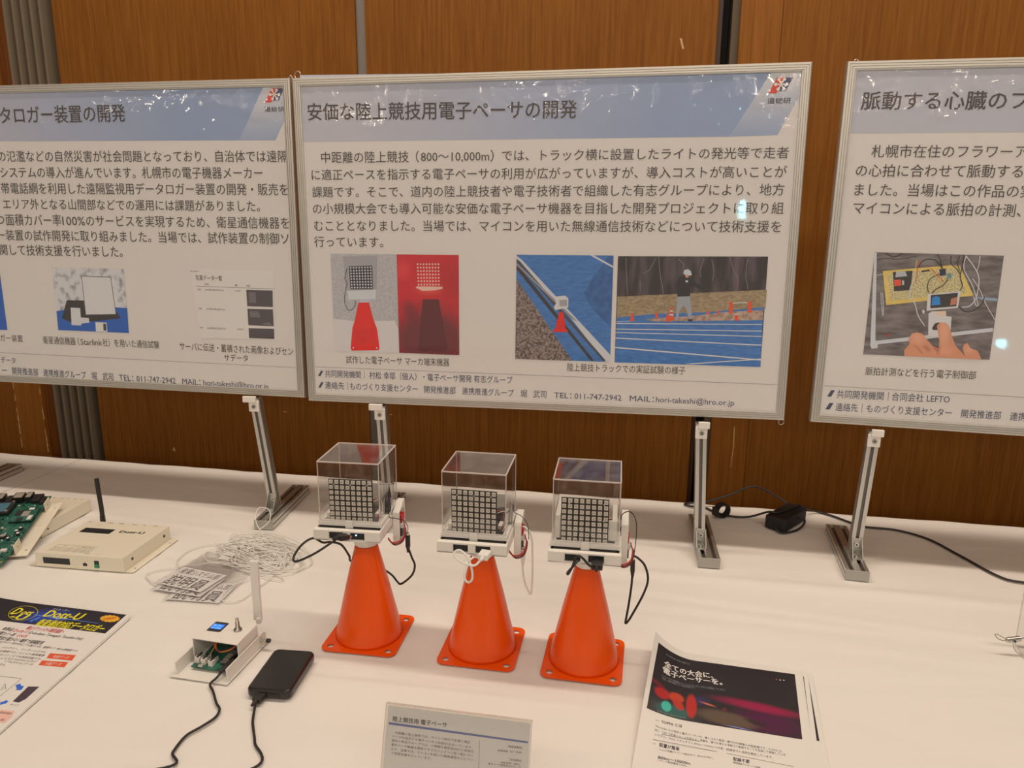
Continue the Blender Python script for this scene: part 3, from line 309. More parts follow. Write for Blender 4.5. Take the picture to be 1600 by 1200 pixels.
G_S=[('WaveLight など既存の電子ペーサーは、導入コスト数百～数千万円規模の大型設備です。TOPPA は、',0.0199,-0.1831,0.1754,-0.179,0.0045),('同じ「LED で走者にペースを伝える」体験を、誰でも使える手軽さで実現することを目指して開発している',0.0202,-0.1907,0.1786,-0.1842,0.0045),('システム。400m トラックでの 800m～10000m の大会・記録会での活用を想定しています。',0.0207,-0.1982,0.1635,-0.1936,0.0045),('Trackの設置からペース設定まで、約10分で完了。',0.0284,-0.2218,0.0938,-0.2163,0.0034),('トラック競技種目に対応。',0.0288,-0.2404,0.0637,-0.2393,0.0033),('無線通信でスマートに制御',0.117,-0.2165,0.1482,-0.2163,0.0034),('01',0.0196,-0.1731,0.023,-0.1721,0.003),('02',0.0203,-0.2149,0.0235,-0.2144,0.0028)]
G_LINES=[(0.0006,[(0.0195,-0.2081),(0.0975,-0.2032)]),(0.0006,[(0.1092,-0.2028),(0.1864,-0.2024)]),(0.0006,[(0.0287,-0.1943),(0.0762,-0.1909)])]
G_DOTS=[(0.1757,-0.0266),(0.1806,-0.0263),(0.1855,-0.0254)]
CAB_NODE=[(-0.5734,0.8438,0.003),(-0.5581,0.8141,0.003),(-0.54,0.7924,0.003),(-0.5284,0.7811,0.003),(-0.5249,0.7647,0.003),(-0.5321,0.7456,0.003),(-0.5415,0.7255,0.003),(-0.5398,0.6968,0.003),(-0.5344,0.6705,0.003)]
CAB_BANK=[(-0.482,0.7872,0.003),(-0.4739,0.7692,0.003),(-0.4637,0.7523,0.003),(-0.4501,0.7309,0.003),(-0.4293,0.6902,0.003)]
# ------------------------------------------------------------------ materials
K = P(62, 52, 47); INK = mat('ink_black', P(58, 48, 44), .6); INKN = mat('ink_navy', P(52, 54, 70), .6)
PAPER = mat('poster_paper', (.80, .80, .80), .55)
ALU = mat('satin_aluminium', (.60, .60, .57), .38, .85); ALUD = mat('slot_dark_metal', (.16, .15, .145), .45, .7); STEEL = mat('steel', (.66, .65, .63), .22, 1.0)
FRAME = mat('frame_aluminium', (.60, .59, .55), .42, .75); FRAMEG = mat('frame_groove', (.36, .36, .34), .5, .5)
WPLA = mat('white_plastic', (.80, .785, .75), .45); WPLB = mat('milky_plastic', (.70, .69, .655), .5)
BLK = mat('black_plastic', (.018, .017, .017), .35); BLKM = mat('black_matte', (.012, .012, .013), .6); CREAM = mat('cream_paint', TB(226, 204, 172), .42)
CAB_B = mat('black_cable', (.02, .018, .018), .5); CAB_W = mat('white_cable', (.78, .77, .74), .45)
ORANGE = mat('orange_plastic', (.86, .094, .002), .3, spec=.35, coat=.12)
PCBG = noise_mat('green_circuit', (.012, .07, .05), (.035, .16, .115), 90, .35)
GOLD = mat('gold_contact', (.75, .55, .22), .3, .9); CHIP = mat('chip_black', (.025, .025, .027), .5); CHIPS = mat('chip_shield', (.62, .60, .55), .35, .7)
RED = mat('red_plastic', (.55, .03, .04), .4); REDW = mat('red_wire', (.5, .05, .05), .5); YELW = mat('yellow_wire', (.75, .5, .08), .5)
def wood_mat(name, c0, c1, c2, seed=0.0):
    m = mat(name, c0, .5, spec=.12); nt = m.node_tree; b = nt.nodes['Principled BSDF']; N = nt.nodes.new; L = nt.links.new
    t = N('ShaderNodeTexCoord'); mp = N('ShaderNodeMapping'); mp.inputs['Scale'].default_value = (1, 1, .035); mp.inputs['Location'].default_value = (seed, 0, seed)
    n = N('ShaderNodeTexNoise'); n.inputs['Scale'].default_value = 150; n.inputs['Detail'].default_value = 6; n.inputs['Roughness'].default_value = .65
    n2 = N('ShaderNodeTexNoise'); n2.inputs['Scale'].default_value = 7; n2.inputs['Detail'].default_value = 3
    w = N('ShaderNodeTexWave'); w.wave_type = 'BANDS'; w.bands_direction = 'X'; w.inputs['Scale'].default_value = 9; w.inputs['Distortion'].default_value = 9; w.inputs['Detail'].default_value = 3; w.inputs['Detail Scale'].default_value = 1.2
    r = N('ShaderNodeValToRGB'); e = r.color_ramp.elements; e[0].position = .3; e[1].position = .72; e[0].color = (*c0, 1); e[1].color = (*c2, 1); x = e.new(.5); x.color = (*c1, 1)
    a = N('ShaderNodeMath'); a.operation = 'MULTIPLY_ADD'; a.inputs[1].default_value = .05; a2 = N('ShaderNodeMath'); a2.operation = 'MULTIPLY_ADD'; a2.inputs[1].default_value = .25
    L(t.outputs['Object'], mp.inputs['Vector'])
    for q in (n, n2, w): L(mp.outputs['Vector'], q.inputs['Vector'])
    L(w.outputs['Fac'], a.inputs[0]); L(n.outputs['Fac'], a.inputs[2]); L(n2.outputs['Fac'], a2.inputs[0]); L(a.outputs[0], a2.inputs[2])
    s = N('ShaderNodeMath'); s.operation = 'SUBTRACT'; s.inputs[1].default_value = .15; L(a2.outputs[0], s.inputs[0]); L(s.outputs[0], r.inputs['Fac']); L(r.outputs['Color'], b.inputs['Base Color'])
    return m
WOOD = wood_mat('teak_veneer', (.160, .056, .0085), (.215, .081, .0130), (.268, .108, .019))
WOODT = wood_mat('teak_trim', (.20, .075, .013), (.26, .10, .018), (.31, .125, .024), 3.0)
WOODL = mat('bare_chip', (.55, .36, .18), .7)
# ------------------------------------------------------------------ setting
FZ = -.72
struct(MB().bx(-7.5, 7.5, -7, 2.6, FZ-.1, FZ, noise_mat('carpet', (.10, .06, .04), (.16, .10, .06), 160, .95)).build('floor'))
struct(MB().bx(-7.5, 7.5, -7, 2.6, 2.6, 2.7, mat('ceiling_paint', (.62, .58, .52), .8)).build('ceiling'))
WY = 2.0
def panel(x0, x1, chips=(), y0=WY, m=WOOD, name='wall_back'):
    b = MB().bx(x0, x1, y0, y0+.06, FZ, 2.6, m)
    for (cx, cz, pts) in chips: b.prism([(cx+a, cz+c) for a, c in pts], y0-.0006, y0+.001, WOODL, 'y')
    return struct(b.build(name, bevel=.002))
panel(-7.5, -1.985)
panel(-1.68, -.779, [(-1.430, -.077, [(-.006, -.004), (.005, -.007), (.001, .009)]), (-1.046, .067, [(-.008, -.001), (.007, -.002), (.003, .002)])])
panel(-.752, .150, [(-.852+.14, .076, [(-.008, -.001), (.006, -.001), (.002, .002)]), (.0674, 1.068, [(-.006, .013), (.0, .012), (.007, -.012), (.002, -.014), (-.002, .0)])])
panel(.302, 7.5, [(.35, .16, [(-.02, .001), (.02, -.006), (.0, .004)])])
struct(MB().bx(-7.5, 7.5, WY+.12, WY+.18, FZ, 2.6, BLKM).build('wall_back'))          # dark cavity behind the folding partition
struct(MB().bx(-.779, -.752, WY+.008, WY+.06, FZ, 2.6, mat('grey_strip', (.20, .18, .165), .45, .3)).build('trim_1'))
gk = MB().bx(.1505, .164, WY+.03, WY+.1, FZ, 2.6, mat('dark_brown_edge', (.07, .028, .012), .5)); struct(gk.build('trim_2'))
struct(MB().bx(.186, .204, WY+.02, WY+.11, FZ, 2.6, mat('brush_seal', (.12, .09, .06), .8)).build('trim_3'))
struct(MB().bx(.204, .302, WY+.004, WY+.09, FZ, 2.6, WOODT).prism([(.262, -.02), (.264, -.02), (.268, .04), (.266, .10), (.263, .09), (.265, .04)], WY+.0034, WY+.005, WOODL, 'y').build('trim_4', bevel=.002))
# ribbed rubber bellows between two partition leaves
bp = []
n = 5; xa, xb = -1.845, -1.70
for i in range(n):
    x0 = xa+(xb-xa)*i/n; x1 = xa+(xb-xa)*(i+1)/n
    bp += [(x0, WY+.012), (x0+.008, WY-.002), (x0+.016, WY-.002), (x1-.006, WY+.03)]
bp += [(xb, WY+.06), (xa, WY+.06)]
struct(MB().prism(bp, FZ, 2.6, mat('bellows_rubber', (.17, .135, .092), .7)).build('trim_5'))
struct(MB().bx(-1.70, -1.682, WY+.03, WY+.1, FZ, 2.6, BLKM).build('trim_6'))
b = MB().bx(-1.985, -1.885, WY+.0, WY+.06, FZ, 2.6, WOODT)
rr = random.Random(5)
for x in (-1.984, -1.888):
    for k in range(16):
        z = -.12+.36*rr.random(); b.prism([(x-.001, z), (x+.003*rr.random()+.001, z+.004), (x+.002, z+.02+.02*rr.random()), (x-.001, z+.015)], WY-.0006, WY+.002, WOODL, 'y')
struct(b.build('trim_7', bevel=.0015))
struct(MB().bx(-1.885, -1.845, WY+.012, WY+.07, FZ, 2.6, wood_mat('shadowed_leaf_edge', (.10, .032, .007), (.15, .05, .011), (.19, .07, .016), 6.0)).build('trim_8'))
# ------------------------------------------------------------------ tables and cloths
CLM = mat('white_tablecloth', (.80, .785, .76), .8, spec=.2)
nt = CLM.node_tree; N = nt.nodes.new; L = nt.links.new; bs = nt.nodes['Principled BSDF']
tc = N('ShaderNodeTexCoord'); wn = N('ShaderNodeTexNoise'); wn.inputs['Scale'].default_value = 5.5; wn.inputs['Detail'].default_value = 3; wn.inputs['Distortion'].default_value = .3
mpp = N('ShaderNodeMapping'); mpp.inputs['Scale'].default_value = (.7, 1.6, 1); wn2 = N('ShaderNodeTexNoise'); wn2.inputs['Scale'].default_value = 520; wn2.inputs['Detail'].default_value = 2
b1 = N('ShaderNodeBump'); b1.inputs['Strength'].default_value = .22; b1.inputs['Distance'].default_value = .02; b2 = N('ShaderNodeBump'); b2.inputs['Strength'].default_value = .10; b2.inputs['Distance'].default_value = .001
L(tc.outputs['Object'], mpp.inputs['Vector']); L(mpp.outputs['Vector'], wn.inputs['Vector']); L(tc.outputs['Object'], wn2.inputs['Vector'])
L(wn.outputs['Fac'], b1.inputs['Height']); L(wn2.outputs['Fac'], b2.inputs['Height']); L(b1.outputs['Normal'], b2.inputs['Normal']); L(b2.outputs['Normal'], bs.inputs['Normal'])
YB, YF = 1.668, .42
def creases(x, y):
    """low pressed folds and ripples in the cloth, at most 1.2 mm high"""
    h = 0.0
    for (px, py, ang, wd, a) in CREASE:
        d = -(x-px)*math.sin(ang)+(y-py)*math.cos(ang); h += a*math.exp(-(d/wd)**2)
    return h
CREASE = [(-.6, 1.175, -.03, .012, -.0012), (-.6, 1.195, -.03, .012, .0008), (.55, 1.10, -.05, .02, .0009), (.5, 1.03, .16, .012, -.0009), (-.9, .86, .95, .012, -.0010), (-.62, .72, .88, .014, -.0009), (.1, 1.05, .0, .04, .0008),
          (-.25, 1.21, .12, .015, .0008), (.25, .94, -.35, .012, -.0009), (-.1, .80, .2, .02, .0008), (-1.2, 1.42, .02, .012, .0008), (.43, 1.165, -.10, .010, -.0012), (.43, 1.185, -.10, .010, .0010), (.9, .9, .9, .012, -.001)]
def cloth(x0, x1, label, drop_l, drop_r):
    path = [(YB+.004, -.34), (YB+.0035, -.05), (YB+.0005, -.008), (YB-.004, -.0018)]
    yy = [YB-.006-(YB-YF-.012)*i/150 for i in range(151)]
    pr = path+[(y, 0.0) for y in yy]+[(YF+.002, -.006), (YF, -.05), (YF-.004, -.35), (YF-.006, -.70)]
    nx = max(30, int((x1-x0)/.012)); vs = []; fs = []
    for i in range(nx+1):
        x = x0+(x1-x0)*i/nx
        for j, (y, z) in enumerate(pr):
            zz = z; y2 = y
            if z == 0.0: zz = -.0013+creases(x, y)-.0004*max(0, 1-abs(y-1.06)*1.5)
            elif y > 1: y2 = y+(.0025*math.sin(x*21)+.002*math.sin(x*47+1))*(1 if z < -.004 else .6)
            else: y2 = y-.012*math.sin(x*9)*max(0, -z)
            zz = min(zz, 0.0)
            if z == 0.0 and -.36 < x < 1.2: zz += .0042*math.exp(-((y-1.285-.006*math.sin(x*4))/.017)**2)*min(1, (x+.36)/.25, (1.2-x)/.2)      # soft ridge where the tables meet
            vs.append((x, y2, zz))
    k = len(pr)
    fs = [(i*k+j, i*k+j+1, (i+1)*k+j+1, (i+1)*k+j) for i in range(nx) for j in range(k-1)]
    m = MB(); m.add(vs, fs, CLM, True)
    for x, f in ((x0, drop_l), (x1, drop_r)):      # hem turned down at the table joint
        if f:
            r = [(x, YB-.004-(YB-YF-.01)*i/60) for i in range(61)]
            w = [(a, y, -.0013+min(0, creases(a, y))) for a, y in r]+[(a+(.0006 if f > 0 else -.0006), y, -.05) for a, y in r]
            m.add(w, [(i, i+1, 62+i, 61+i) for i in range(60)], CLM, True)
    o = m.build('tablecloth'); return tag(o, label, 'tablecloth')
SEAM = -1.4705
cloth(SEAM+.0015, 1.9, 'long white tablecloth under the orange cones, right of the table joint', -1, 0)
cloth(-2.9, SEAM-.0015, 'white tablecloth left of the table joint, under the leftmost stand foot', 0, 1)
def table(x0, x1, y0, y1, label):
    t = thing('folding_table', label, 'table', ((x0+x1)/2, (y0+y1)/2, FZ), group='folding tables under the cloths')
    w, d = (x1-x0)/2, (y1-y0)/2; tw = mat('table_laminate', (.45, .36, .26), .5)
    MB().bx(-w, w, -d, d, -FZ-.032, -FZ-.0045, tw).build('table_top', t, .003)
    for a in (-1, 1):
        for c in (-1, 1): MB().cyl((a*(w-.08), c*(d-.07), 0), (a*(w-.08), c*(d-.07), -FZ-.032), .014, .014, STEEL).build('leg', t)
table(SEAM+.006, .33, YF+.012, YB-.008, 'folding table hidden under the long white cloth')
table(.332, 1.88, YF+.012, YB-.008, 'folding table hidden under the long white cloth')
table(-2.88, SEAM-.006, YF+.012, YB-.008, 'folding table hidden under the left white cloth')
# ------------------------------------------------------------------ display boards
BW, BH = .95, .6343
NAVY = mat('logo_navy', P(52, 54, 80), .5); LRED = mat('logo_red', P(178, 52, 38), .5); LWH = mat('logo_white', (.86, .86, .86), .5)
GREYL = mat('rule_grey', P(120, 108, 102), .6)
def band_mat(name, u0, u1):
    m = mat(name, (.5, .5, .6), .5); nt = m.node_tree
    t = nt.nodes.new('ShaderNodeTexCoord'); s = nt.nodes.new('ShaderNodeSeparateXYZ'); mr = nt.nodes.new('ShaderNodeMapRange'); r = nt.nodes.new('ShaderNodeValToRGB')
    mr.inputs[1].default_value = u0; mr.inputs[2].default_value = u1
    r.color_ramp.elements[0].color = (*P(156, 144, 140), 1); r.color_ramp.elements[1].color = (*P(118, 123, 137), 1); r.color_ramp.elements[1].position = .8
    nt.links.new(t.outputs['Object'], s.inputs[0]); nt.links.new(s.outputs[0], mr.inputs[0]); nt.links.new(mr.outputs[0], r.inputs[0]); nt.links.new(r.outputs[0], nt.nodes['Principled BSDF'].inputs['Base Color'])
    return m
BAND = band_mat('band_gradient', .1, .85)
def band2_mat():
    m = mat('band_pale', (.5, .5, .6), .5); nt = m.node_tree
    t = nt.nodes.new('ShaderNodeTexCoord'); s = nt.nodes.new('ShaderNodeSeparateXYZ'); mr = nt.nodes.new('ShaderNodeMapRange'); r = nt.nodes.new('ShaderNodeValToRGB')
    mr.inputs[1].default_value = .505; mr.inputs[2].default_value = .615
    r.color_ramp.elements[0].color = (*P(118, 123, 137), 1); r.color_ramp.elements[1].color = (*P(172, 160, 150), 1)
    nt.links.new(t.outputs['Object'], s.inputs[0]); nt.links.new(s.outputs[2], mr.inputs[0]); nt.links.new(mr.outputs[0], r.inputs[0]); nt.links.new(r.outputs[0], nt.nodes['Principled BSDF'].inputs['Base Color'])
    return m
BAND2 = band2_mat()
FILM = film_mat('clear_pouch', haze=.035, rough=.035, bump=.0075, bscale=13.0, top=(.46, .63, .014), boost=1.0)
PY = .0030
def Mb(k): return lambda u, v: (u, PY-.00018*k, v)
def C3(r, g, b, n=[0]): return mat('print_%d_%d_%d' % (r, g, b), P(r, g, b), .5)
PC = dict(grey=C3(150, 138, 130), greyd=C3(134, 124, 118), table=C3(176, 160, 148), red=C3(172, 18, 26), redd=C3(120, 14, 22), redm=C3(190, 30, 36), reddd=C3(88, 24, 30), redc=C3(76, 12, 20), glow=C3(245, 190, 165), black=C3(38, 32, 32), tray=C3(172, 162, 154),
  tray2=C3(160, 150, 148), cone=C3(212, 20, 14), coned=C3(180, 12, 12), rail=C3(172, 162, 156), rail2=C3(120, 112, 112), dark=C3(52, 52, 60), white=C3(196, 182, 170), orange=C3(205, 66, 30), jacket=C3(22, 22, 24), cap=C3(215, 208, 200), skin=C3(190, 122, 88), skin2=C3(160, 92, 66),
  pants=C3(128, 124, 122), branch=C3(104, 86, 80), blue=C3(16, 70, 130), panel=C3(198, 184, 170), card=C3(208, 194, 172), page=C3(184, 167, 150), shot=C3(64, 54, 54), line=C3(110, 100, 96), shade=C3(92, 80, 78), deck=None, yellow=C3(196, 160, 78), pcbgrey=C3(168, 146, 100), silver=C3(150, 142, 134),
  navy=C3(26, 28, 48), teal=C3(84, 112, 104), cyan=C3(40, 140, 205), paper=C3(190, 160, 132), pale=C3(120, 128, 138), brown=C3(84, 52, 36))
PC['deck'] = noise_mat('print_deck', P(74, 62, 58), P(112, 98, 90), 28, .5, .35, .65, (1, 1, 3)); PC['track'] = noise_mat('print_track', P(40, 80, 124), P(56, 98, 138), 60, .5, .3, .7, (1, 1, 4)); PC['trackd'] = noise_mat('print_track_dark', P(34, 68, 108), P(44, 82, 120), 80, .5)
PC['gravel'] = noise_mat('print_gravel', P(56, 42, 38), P(132, 110, 96), 260, .5, .35, .65); PC['trees'] = noise_mat('print_trees', P(34, 26, 28), P(84, 68, 66), 55, .5, .42, .75, (1, 1, .22)); PC['grass'] = noise_mat('print_dry_grass', P(108, 86, 60), P(146, 120, 86), 130, .5, .3, .7, (1, 1, 2.5)); PC['sand'] = noise_mat('print_sand', P(128, 98, 80), P(160, 126, 104), 150, .5)
PC['snow'] = noise_mat('print_snow', P(122, 114, 112), P(200, 186, 174), 60, .5, .32, .52)
PC['yellow'] = noise_mat('print_yellow_board', P(182, 146, 66), P(206, 172, 92), 40, .5, .35, .65)
PC['pcbgrey'] = noise_mat('print_board_holes', P(140, 122, 84), P(184, 162, 112), 420, .5, .4, .6)
PC['grey'] = noise_mat('print_grey_wall', P(142, 130, 122), P(158, 146, 138), 300, .5, .35, .65)
PC['rail'] = C3(182, 172, 164)
PC['red'] = blob_mat('print_red_glow', P(168, 16, 26), [(.312, .25, .05, .07, .2, .1, P(146, 14, 22), .8), (.211, .272, .026, .03, 0, .1, P(190, 44, 48), .7), (.264, .132, .11, .088, 0, .45, P(84, 24, 30), .95), (.264, .20, .09, .022, 0, .1, P(140, 22, 28), .8), (.226, .188, .022, .040, .5, .2, P(96, 18, 26), .75), (.263, .236, .040, .016, 0, .1, P(232, 84, 66), .75), (.262, .256, .036, .032, 0, .1, P(200, 34, 38), .7)])
PC['skin'] = blob_mat('print_skin', P(178, 112, 80), [(.2075, .178, .012, .034, .12, .1, P(206, 144, 108), .9), (.166, .166, .020, .016, -.6, .1, P(204, 140, 104), .9), (.212, .146, .026, .012, 0, .1, P(196, 128, 92), .8), (.2515, .152, .012, .014, -.4, .1, P(206, 140, 106), .8), (.1986, .153, .006, .022, .3, .1, P(126, 68, 50), .8), (.183, .149, .012, .006, -.7, .1, P(140, 80, 58), .7)])
def photo(polys, parent, k0=3, wires=(), dots=None, name='photo_print'):
    m = MB(); k = k0
    for i, (c, pts) in enumerate(polys):
        m.ngon(pts, PC[c], Mb(k)); k += .22
    for c, (w, pts) in wires: m.stroke(w, pts, PC[c], Mb(k)); k += .15
    if dots:
        for i, (lst, c, r) in enumerate(dots):
            for q in lst: m.disc(q, r, PC[c], Mb(k), 10)
    return m.build(name, parent)
def logo_part(parent, pts, lg, lt):
    m = MB(); (c,), r = lg
    x0 = min(p[0] for p in pts); tl, tr, br, b2, b3, bl = pts
    mid = ((tl[0]*.5+tr[0]*.5), tl[1]); low = b2
    m.ngon([tl, mid, low, b3, bl], LRED, Mb(3)); m.ngon([mid, tr, br, low], NAVY, Mb(3))
    for i in range(6):
        a = i*PI/3; d = (c[0]+r*math.cos(a), c[1]+r*math.sin(a))
        m.stroke(r*.22, [c, d], LWH, Mb(3.6)); m.disc(d, r*.30, LWH, Mb(3.8), 14)
    for e in lt: m.text(e, INK, Mb(3), .012)
    return m.build('logo', parent)
def board_thing(key, o, ex, ez, label):
    ex = Vector(ex); ez = Vector(ez); n = ez.cross(ex)      # n points to the wall
    t = thing('display_board', label, 'display board', o, basis=(ex, n, ez))
    fw, ft = .0165, .018
    f = MB()
    prof = [(0, .0035), (.0012, .0005), (.003, 0), (.0045, .0), (.0049, .0012), (.0056, .0012), (.006, 0), (.0085, .0), (.0089, .0012), (.0096, .0012), (.010, 0), (.0125, .0), (.0129, .0012), (.0136, .0012), (.014, 0), (.0158, .0003), (.0165, .0022), (.0165, .004)]
    for side in range(4):      # mitred extrusion, four sides
        vs = []
        for a, y in prof:
            q = [((a, a), (BW-a, a)), ((BW-a, a), (BW-a, BH-a)), ((BW-a, BH-a), (a, BH-a)), ((a, BH-a), (a, a))][side]
            vs += [(q[0][0], y, q[0][1]), (q[1][0], y, q[1][1])]
        f.add(vs, [(2*i, 2*i+1, 2*i+3, 2*i+2) for i in range(len(prof)-1)], FRAME)
    f.add([(x, y, z) for y in (.0035, ft) for x, z in ((0, 0), (BW, 0), (BW, BH), (0, BH))], [(0, 4, 5, 1), (1, 5, 6, 2), (2, 6, 7, 3), (3, 7, 4, 0), (7, 6, 5, 4)], FRAME)
    f.build('frame', t)
    po = MB().add([Mb(0)(u, v) for u, v in ((fw-.001, fw-.001), (BW-fw+.001, fw-.001), (BW-fw+.001, BH-fw+.001), (fw-.001, BH-fw+.001))], [(0, 1, 2, 3)], PAPER).build('poster', t)
    fm = MB(); fm.add([(u, .0009, v) for u, v in ((fw-.0005, fw-.0005), (BW-fw+.0005, fw-.0005), (BW-fw+.0005, BH-fw+.0005), (fw-.0005, BH-fw+.0005))], [(0, 1, 2, 3)], FILM); fm.build('clear_pouch', t)
    return t, po
def captions(po, lst):
    for e in lst: words('caption', po, [e])
def words(name, parent, lst, m=INK, bold=0.0, res=2, rule=None, slashes=(), k=3):
    b = MB()
    for e in lst: b.text(e, m, Mb(k), bold, res)
    if rule: b.stroke(.0008, rule, GREYL, Mb(k))
    for s in slashes: b.ngon(s, INKN, Mb(k))
    return b.build(name, parent)
def ring(parent, u, v, a=0.0, r=.006):
    p = [(u+r*.8*math.cos(t), .009, v+r*math.sin(t)) for t in [a+2*PI*i/10 for i in range(10)]]
    return MB().tube(p, .0008, STEEL, 6, 4, True).build('hanging_ring', parent)
t, po = board_thing('C', (-.6745, 1.3923, .2687), (.99987, .0136, .0089), (-.0092, .0234, .99968), 'large framed poster board standing right behind the three orange cones')
MB().ngon(C_BAND1, BAND, Mb(1)).ngon(C_BAND2, BAND2, Mb(1)).build('header_band', po)
words('heading', po, C_HEAD, bold=.013); words('body_text', po, C_BODY, bold=.002); captions(po, C_CAP); words('footer_text', po, C_FOOT, INKN, .0, rule=C_RULE, slashes=C_SLASH)
logo_part(po, C_LOGO, C_LOGOS, C_LT)
o = photo([q for q in C_PHA if q[0] not in ('redd', 'redm', 'reddd')], po, wires=C_PHAW, dots=((C_PHAD[0], 'tray2', .0019), (C_PHAD[1], 'glow', .0019), (C_PHAD[2], 'cap', .0017))); photo(C_PHB, po); photo(C_PHC, po, wires=C_PHCW)
ring(t, .0091, .6405, PI/2, .0075); ring(t, .9461, -.004, -.6)
t, po = board_thing('L', (-1.6385, 1.4061, .2701), (1, 0, .0009), (-.0009, .0187, .99983), 'framed poster board cut by the left picture edge, with a snow photo')
MB().ngon([(max(a, .0160), c) for a, c in L_BAND1], BAND, Mb(1)).ngon(L_BAND2, BAND2, Mb(1)).build('header_band', po)
words('heading', po, L_HEAD, bold=.013); words('body_text', po, L_BODY, bold=.002); captions(po, L_CAP); words('footer_text', po, L_FOOT, INKN, .0, rule=L_RULE)
logo_part(po, L_LOGO, L_LOGOS, L_LT); photo(L_SNOW, po); photo(L_BLUE, po); o = photo(L_SCR, po); words('table_text', po, L_SCRT, res=1, k=6)
ring(t, .9475, .6355, 2.6, .004)
t, po = board_thing('R', (.3213, 1.4061, .2769), (.99932, -.0362, -.0073), (.0082, .0262, .99962), 'framed poster board cut by the right picture edge, with a hand photo')
MB().ngon([R_BAND1[0], (.9340, R_BAND1[0][1]+.0005), (.9340, R_BAND1[3][1]), R_BAND1[3]], mat('band_lilac', P(154, 143, 140), .5), Mb(1)).build('header_band', po)
words('heading', po, R_HEAD, bold=.013); words('body_text', po, R_BODY, bold=.002); captions(po, R_CAP); words('footer_text', po, R_FOOT, INKN, .0, rule=[R_RULE[0], (.9200, R_RULE[0][1])], slashes=R_SLASH)
photo(R_PH, po, wires=R_WIRES); ring(t, .0153, .6345, 2.0, .004)
# ------------------------------------------------------------------ slotted aluminium stands
def profile_slots(m, x0, x1, y0, y1, z0, z1, faces):
    """20 mm slotted extrusion running along z (post) or y (rail) built from lips and a dark core"""
def make_stand(label, px, py_, lean, rail_x, yaw, side):
    """px = post foot x, lean = sideways run of the post top, rail_x = rail centre at its front"""
    t = thing('board_stand', label, 'stand', (rail_x, 1.331, 0), yaw, 'aluminium stands under the poster boards')
    r = MB(); y0, y1, h, w = 0.0, .215, .0198, .0200
    # rail: 40 x 20 mm, two top slots and one slot on each side
    xs = [-w, -.0135, -.0065, .0065, .0135, w]
    r.bx(-w, w, y0+.0015, y1-.0015, .0006, .0105, ALU); r.bx(-.0192, .0192, y0+.0015, y1-.0015, .0105, .0128, ALUD)
    for a, b_ in ((-w, -.0135), (-.0065, .0065), (.0135, w)): r.bx(a, b_, y0+.0015, y1-.0015, .0128, h, ALU)
    r.build('base_rail', t, .0004, 1)
    for ya, yb in ((y0, y0+.0016), (y1-.0016, y1)): MB().bx(-w-.0004, w+.0004, ya, yb, .0005, h+.0004, mat('end_cap_grey', (.40, .40, .37), .5)).build('end_cap', t, .0003, 1)
    top = .2655
    ox = px-rail_x; yb = py_-1.331
    p = MB()
    def sl(x0, x1, ya, yc, m): 
        vs = [(ox+x+(lean if z else 0), yb+y, top if z else h) for z in (0, 1) for x, y in ((x0, ya), (x1, ya), (x1, yc), (x0, yc))]
        p.add(vs, [(3, 2, 1, 0), (4, 5, 6, 7), (0, 1, 5, 4), (1, 2, 6, 5), (2, 3, 7, 6), (3, 0, 4, 7)], m)
    sl(-.0068, .0068, -.0068, .0068, ALUD)
    for a in (-1, 1):
        for c in (-1, 1): sl(*sorted((a*.0030, a*.010)), *sorted((c*.0030, c*.010)), ALU) if False else None
    for a, b_ in ((-.010, -.0031), (.0031, .010)):
        sl(a, b_, -.010, -.0068, ALU); sl(a, b_, .0068, .010, ALU)
    for a, b_ in ((-.010, -.0068), (.0068, .010)):
        sl(a, b_, -.0068, -.0031, ALU); sl(a, b_, .0031, .0068, ALU)
    p.build('post', t)
    # cast corner bracket, open box seen from the front
    kx = ox+.0006; ky = yb-.010
    b = MB(); B = mat('bracket_zinc', (.50, .50, .47), .35, .8)
    b.bx(kx-.0095, kx+.0095, ky-.0022, ky, h, h+.034, B); b.bx(kx-.0095, kx+.0095, ky-.026, ky-.0022, h, h+.0022, B)
    for a in (-.0095, .0078): b.prism([(ky, h+.034), (ky, h), (ky-.026, h), (ky-.026, h+.004), (ky-.004, h+.034)], kx+a, kx+a+.0017, B, 'x')
    b.build('corner_bracket', t, .0003, 1)
    MB().cyl((kx, ky-.0022, h+.022), (kx, ky-.0055, h+.022), .0042, .0042, STEEL).cyl((kx, ky-.0050, h+.022), (kx, ky-.0056, h+.022), .002, .002, ALUD).build('bolt', t)
    MB().cyl((kx, ky-.013, h+.0022), (kx, ky-.013, h+.0055), .0042, .0042, STEEL).cyl((kx, ky-.013, h+.005), (kx, ky-.013, h+.0056), .002, .002, ALUD).build('bolt', t)
    # white hook clip that holds the lower edge of the board
    cx = ox+lean*.93; cyy = yb-.010
    c = MB(); c.bx(cx-.0115, cx+.0105, cyy-.006, cyy-.0003, .238, .2615, WPLA)
    a0, a1 = (cx-.021, cx+.007) if side < 0 else (cx-.0075, cx+.0135)
    c.bx(a0, a1, cyy-.013, cyy-.006, .2595, .2725, WPLA); c.bx(a0, a1, cyy-.0065, cyy-.0003, .2592, .2618, WPLA)
    cl = c.build('board_clip', t, .0012)
    MB().cyl((cx, cyy-.006, .2495), (cx, cyy-.0085, .2495), .0042, .0042, mat('clip_screw', (.38, .40, .36), .35, .9)).cyl((cx, cyy-.0084, .2495), (cx, cyy-.0087, .2495), .0019, .0019, ALUD).build('screw', cl)
    return t
PYC = 1.4015
make_stand('slotted aluminium stand between the third cone and the black power adapter', .137, PYC, -.012, .1495, .03, 1)
make_stand('slotted aluminium stand half hidden behind the acrylic cube on the first cone', -.503, PYC, -.012, -.530, .045, -1)
